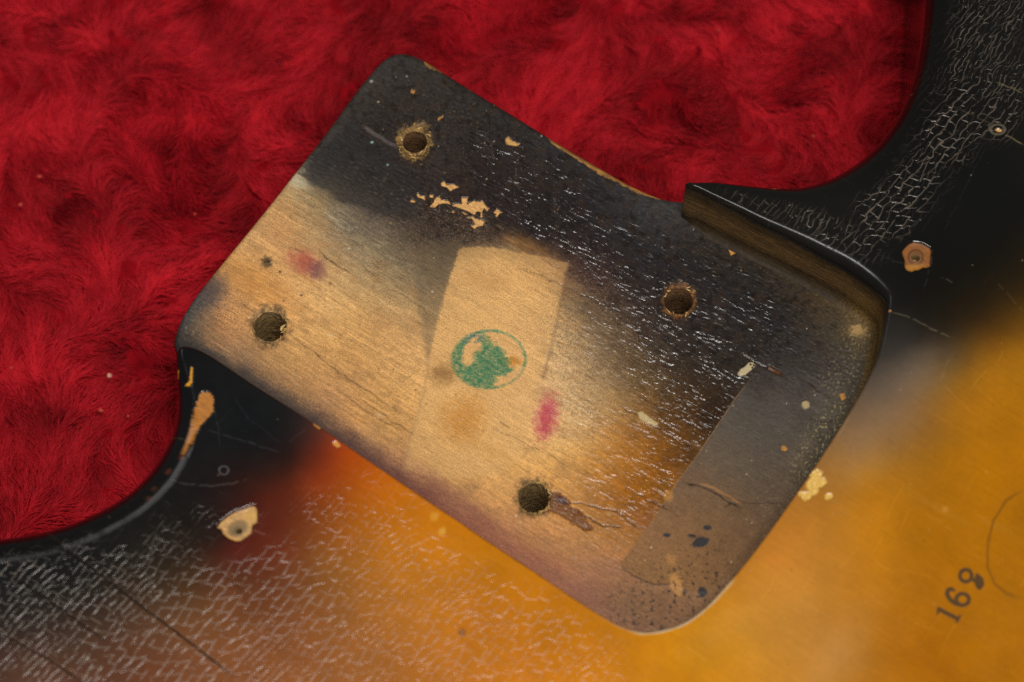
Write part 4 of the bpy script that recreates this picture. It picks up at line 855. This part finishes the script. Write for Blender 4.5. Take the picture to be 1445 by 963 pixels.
def hole(name, P, z, depth, mat, paint, seed, label=None, taper=.85):
    n = len(P); c = P.mean(0); rows = []; U, V_ = proj(P[:, 0], P[:, 1], z*np.ones(n)); pz = paint(U, V_)['h']*MM
    a = np.linspace(0, 2*np.pi, n, endpoint=False); K = 26
    for k in range(K):
        f = k/(K-1); r = (1-(1-taper)*f)*(1+.055*perlin(np.cos(a)*3+seed, np.sin(a)*3+f*6, seed)+.03*perlin(np.cos(a)*8, np.sin(a)*8+f*20, seed+3))
        if k == 0: r = np.ones(n)
        q = c+(P-c)*r[:, None]
        if k > 2:   # drilled bore is rounder than its torn rim
            mean = np.linalg.norm(P-c, axis=1).mean(); dd = (P-c)/np.linalg.norm(P-c, axis=1)[:, None]; q = q*.5+.5*(c+dd*(mean*r*.97)[:, None])
        rows.append(np.column_stack([q, z+pz*(1-min(1, f*6))-depth*f]))
    rows.append(np.column_stack([np.repeat(c[None], n, 0), np.full(n, z-depth*1.04)]))
    R = np.stack(rows); K = len(rows); idx = np.arange(K*n).reshape(K, n)
    F = np.stack([idx[:-1], np.roll(idx[:-1], -1, 1), np.roll(idx[1:], -1, 1), idx[1:]], -1).reshape(-1, 4)[:, ::-1]
    V = R.reshape(-1, 3); o = mesh_from(name, V, F, {}, None, mat, body)
    if label: o['label'] = label
hole('bolt_hole', bolt_polys[0], 0, 20*MM, M_HOLE_D, paint_floor, 3, 'bolt hole with frayed tan rim near the dark corner of the heel')
hole('bolt_hole', bolt_polys[1], 0, 12*MM, M_HOLE, paint_floor, 5, 'wide ragged bolt hole in the pale bare wood')
hole('bolt_hole', bolt_polys[2], 0, 20*MM, M_HOLE_D, paint_floor, 7, 'dark bolt hole in the glossy black stain')
hole('bolt_hole', bolt_polys[3], 0, 16*MM, M_HOLE, paint_floor, 9, 'bolt hole with a splintered patch beside it')
for i, p in enumerate(screw_polys): hole('screw_hole', p, ZT, 2.2*MM, M_HOLE, paint_top, 11+i)
for i, p in enumerate(pilot_polys): hole('pilot_hole', p, 0, .9*MM, M_HOLE, paint_floor, 21+i)

# splinters and fibres sticking up at hole rims
def blade(name, p, d, L, wd, th, col, parent, z0):
    """a small tapered splinter: box drawn to a ragged point, bent upward"""
    d = np.array(d, float); d /= np.linalg.norm(d); s = np.array((-d[1], d[0])); V = []; K = 5
    for k in range(K):
        f = k/(K-1); wv = wd*(1-.75*f**1.5)*(1+.3*math.sin(7*f+p[0]*9e3)); c = np.array(p)+d*L*f+s*wd*.5*math.sin(3*f+L*5e3); zz = z0+th*(.5+1.2*f*(1-f)*2)
        for sg, up in ((-1, 0), (1, 0), (1, 1), (-1, 1)): V.append((*(c+s*sg*wv/2), zz+(th*(1-.6*f) if up else -th*.6)))
    F = [(0, 1, 2, 3), (4*K-1, 4*K-2, 4*K-3, 4*K-4)]
    for k in range(K-1):
        b = 4*k
        for q in range(4): F.append((b+(q+1) % 4, b+q, b+4+q, b+4+(q+1) % 4))
    return mesh_from(name, np.array(V), F, {}, None, col, parent)
def plain(name, c, r=.6, spec=.3, var=.25, sc_=2500):
    m, nt, bs = base_mat(name); co = nt.nodes.new('ShaderNodeTexCoord').outputs['Object']; f = noise(nt, co, sc_, 3, .6)
    v = nt.nodes.new('ShaderNodeRGB'); v.outputs[0].default_value = (*srgb2lin(np.array(c)/255.), 1)
    nt.links.new(scalecol(nt, v.outputs[0], math_(nt, 'MULTIPLY_ADD', math_(nt, 'SUBTRACT', f, .5), var*4, 1.0)), bs.inputs['Base Color']); bs.inputs['Roughness'].default_value = r; bs.inputs['Specular IOR Level'].default_value = spec; return m
M_SPL = plain('pale_splinter', (205,170,110)); M_SPL2 = plain('tan_splinter', (176,132,72)); M_LINT = plain('lint', (214,150,130), .9, .1)
r_ = random.Random(4)
for (hx, hy, hr, hry), cnt in zip(BOLT, (22, 9, 9, 14)):
    for k in range(cnt):
        a = r_.uniform(0, 2*math.pi)
        if hx == 380.5: a = r_.uniform(-.7, .9)
        if hx == 754: a = r_.uniform(-1.0, 1.2)
        rr_ = hr*r_.uniform(1.0, 1.38) if hx == 585.5 else hr*r_.uniform(.96, 1.16)
        p = unproj(hx+rr_*math.cos(a), hy+rr_*math.sin(a), 0.)
        t = a+math.pi/2+r_.gauss(0, .5); L = r_.uniform(.4, 1.1)*MM
        blade('splinter', p, (math.cos(t), -math.sin(t)), L, r_.uniform(.12, .28)*MM, r_.uniform(.08, .2)*MM, M_SPL if r_.random() < .5 else M_SPL2, body, -.25*MM)
blade('splinter', unproj(398, 468, 0.), (.35, 1), 1.4*MM, .5*MM, .25*MM, M_SPL, body, -.1*MM)

# ------------------------------------------------------------------ plush lining
ZP = ZB
M_PL, nt, bs = base_mat('red_plush_backing')
co = nt.nodes.new('ShaderNodeTexCoord').outputs['Object']; f = noise(nt, co, 300, 4, .6)
r = nt.nodes.new('ShaderNodeValToRGB'); r.color_ramp.elements[0].color = (.14, .0008, .003, 1); r.color_ramp.elements[1].color = (.34, .003, .009, 1); r.color_ramp.elements[0].position = .3; r.color_ramp.elements[1].position = .7
nt.links.new(f, r.inputs[0]); nt.links.new(r.outputs[0], bs.inputs['Base Color']); bs.inputs['Roughness'].default_value = .95; bs.inputs['Specular IOR Level'].default_value = .1
def clump(x, y):
    return .7*fbm(x/(12*MM), y/(12*MM), 301, 3)+.9*(.5-2.2*np.abs(fbm(x/(15*MM), y/(11*MM), 303, 2)))
gx = axis(-.12, .12, .8*MM, -.42, .42); gy = axis(-.10, .16, .8*MM, -.35, .42)
X, Y = np.meshgrid(gx, gy); Z = ZP-1.6*MM+1.7*MM*clump(X.ravel(), Y.ravel()).reshape(X.shape)
idx = np.arange(X.size).reshape(X.shape); F = np.stack([idx[:-1, :-1], idx[:-1, 1:], idx[1:, 1:], idx[1:, :-1]], -1).reshape(-1, 4)
o = mesh_from('case_lining', np.stack([X, Y, Z], -1).reshape(-1, 3), F, {}, None, M_PL); o['kind'] = 'structure'

NS = 240000
P0 = np.stack([rng.uniform(-.125, .105, NS*2), rng.uniform(-.06, .15, NS*2)], -1)
# nothing needs to grow where the body lies on it
u, v = proj(P0[:, 0], P0[:, 1], ZP)
gxx = np.arange(-.13, .12, .001); gyy = np.arange(-.07, .16, .001)
g_in = inside(TC+TN*9*MM if False else TC, gxx, gyy) | inside(FC, gxx, gyy)
er = g_in.copy()
for _ in range(6):
    pd = np.pad(er, 1); er = er & pd[:-2, 1:-1] & pd[2:, 1:-1] & pd[1:-1, :-2] & pd[1:-1, 2:]
ix = np.clip(((P0[:, 0]+.13)/.001).astype(int), 0, len(gxx)-1); iy = np.clip(((P0[:, 1]+.07)/.001).astype(int), 0, len(gyy)-1)
keep = ~er[iy, ix]; P0 = P0[keep][:NS]; n = len(P0)
def theta(x, y):
    return 1.05+5.2*fbm(x/(34*MM), y/(34*MM), 311, 2)+.35*fbm(x/(6*MM), y/(6*MM), 313, 2)
# combed tufts: average a noise along the nap so that it forms long curved locks
def along(x, y, sc_, seed, steps=9, ds=1.1*MM):
    acc = fbm(x/sc_, y/sc_, seed, 2)
    for sg in (1, -1):
        u_, v_ = x.copy(), y.copy()
        for _ in range(steps//2):
            t_ = theta(u_, v_); u_ += sg*np.cos(t_)*ds; v_ += sg*np.sin(t_)*ds; acc = acc+fbm(u_/sc_, v_/sc_, seed, 2)
    return acc/(1+2*(steps//2))
x = P0[:, 0].copy(); y = P0[:, 1].copy(); lock = np.clip(along(x, y, 3.2*MM, 351, 11)*3.2, -1, 1); lock2 = np.clip(along(x, y, 1.3*MM, 353, 9, .8*MM)*2.6, -1, 1)
K = 6; pts = np.zeros((n, K, 3)); cl = clump(x, y)
L = (3.6+1.8*rng.random(n))*MM; lift = np.clip(.42+.42*lock+.12*lock2+.45*fbm(x/(12*MM), y/(12*MM), 321, 2)+.05*rng.normal(size=n), .16, 1.2)
jit = rng.normal(0, .30, n)+.25*lock2; z = ZP-1.6*MM+1.7*MM*cl+.8*MM*lock
for k in range(K):
    pts[:, k] = np.stack([x, y, z], -1)
    t = theta(x, y)+jit; e = lift*(1-.28*k)
    x = x+np.cos(t)*np.cos(e)*L/K; y = y+np.sin(t)*np.cos(e)*L/K; z = z+np.sin(e)*L/K
hc = bpy.data.hair_curves.new('plush_pile'); hc.add_curves([K]*n)
hc.points.foreach_set('position', pts.astype(np.float32).ravel())
ra = np.tile(np.array([.12, .12, .115, .10, .075, .04])*MM, n)
at_ = hc.attributes.get('radius') or hc.attributes.new('radius', 'FLOAT', 'POINT'); at_.data.foreach_set('value', ra.astype(np.float32))
tint = hc.attributes.new('tint', 'FLOAT', 'CURVE'); tint.data.foreach_set('value', np.clip(.38+.07*rng.normal(size=n)+.30*lock+.08*lock2+.62*fbm(P0[:, 0]/(17*MM), P0[:, 1]/(17*MM), 332, 2), 0, 1).astype(np.float32))  # lighter locks and darker folds paint light and shade into the pile
M_PILE, nt, bs = base_mat('red_plush_pile')
r = nt.nodes.new('ShaderNodeValToRGB'); r.color_ramp.elements[0].color = (.15, .0003, .0025, 1); r.color_ramp.elements[1].color = (.66, .014, .026, 1)
nt.links.new(attr(nt, 'tint').outputs['Fac'], r.inputs[0]); nt.links.new(r.outputs[0], bs.inputs['Base Color']); bs.inputs['Roughness'].default_value = .6; bs.inputs['Specular IOR Level'].default_value = .12
hc.materials.append(M_PILE)
o = bpy.data.objects.new('plush_pile', hc); C.objects.link(o); o['kind'] = 'stuff'

# lint on the plush
def lint(px, py, r, label, seed, mat=M_LINT):
    rr2 = random.Random(seed); p = unproj(px, py, ZP+2.2*MM); import bmesh
    bm = bmesh.new(); bmesh.ops.create_icosphere(bm, subdivisions=2, radius=r*MM)
    sx, sy, sz = rr2.uniform(.8, 1.5), rr2.uniform(.6, 1), .7
    for vv_ in bm.verts:
        k = 1+rr2.uniform(-.25, .25); vv_.co.x *= sx*k; vv_.co.y *= sy*k; vv_.co.z *= sz*k
    me = bpy.data.meshes.new('lint_speck'); bm.to_mesh(me); bm.free(); me.materials.append(mat)
    o = bpy.data.objects.new('lint_speck', me); C.objects.link(o); o.location = (p[0], p[1], ZP+2.4*MM); o.rotation_euler = (0, 0, rr2.uniform(0, 3))
    o['label'] = label; o['category'] = 'lint speck'; o['group'] = 'lint specks caught in the red plush'
    for poly_ in me.polygons: poly_.use_smooth = True
M_LINT2 = plain('rosy_lint', (196,70,62), .9, .1)
lint(155, 531, .55, 'largest pale lint speck on the red plush, left of the black horn', 1)
lint(143, 580, .38, 'small pinkish lint speck just below the largest one on the plush', 2, M_LINT2)
lint(181, 588, .30, 'faint lint speck nearest the black horn on the plush', 3, M_LINT2)
lint(16, 520, .34, 'dull pinkish lint speck at the far left of the plush', 4, M_LINT2)
lint(56, 250, .36, 'round rosy lint speck on the upper left plush', 5, M_LINT2)
lint(29, 290, .32, 'rosy lint speck below another one on the upper left plush', 6, M_LINT2)
lint(1014, 43, .34, 'round pinkish lint speck on the plush at the top right', 7, M_LINT2)
lint(1148, 193, .34, 'small pale lint speck on the plush above the cutaway edge', 8, M_LINT2)
lint(275, 303, .30, 'rosy lint speck on the plush left of the heel edge', 9, M_LINT2)
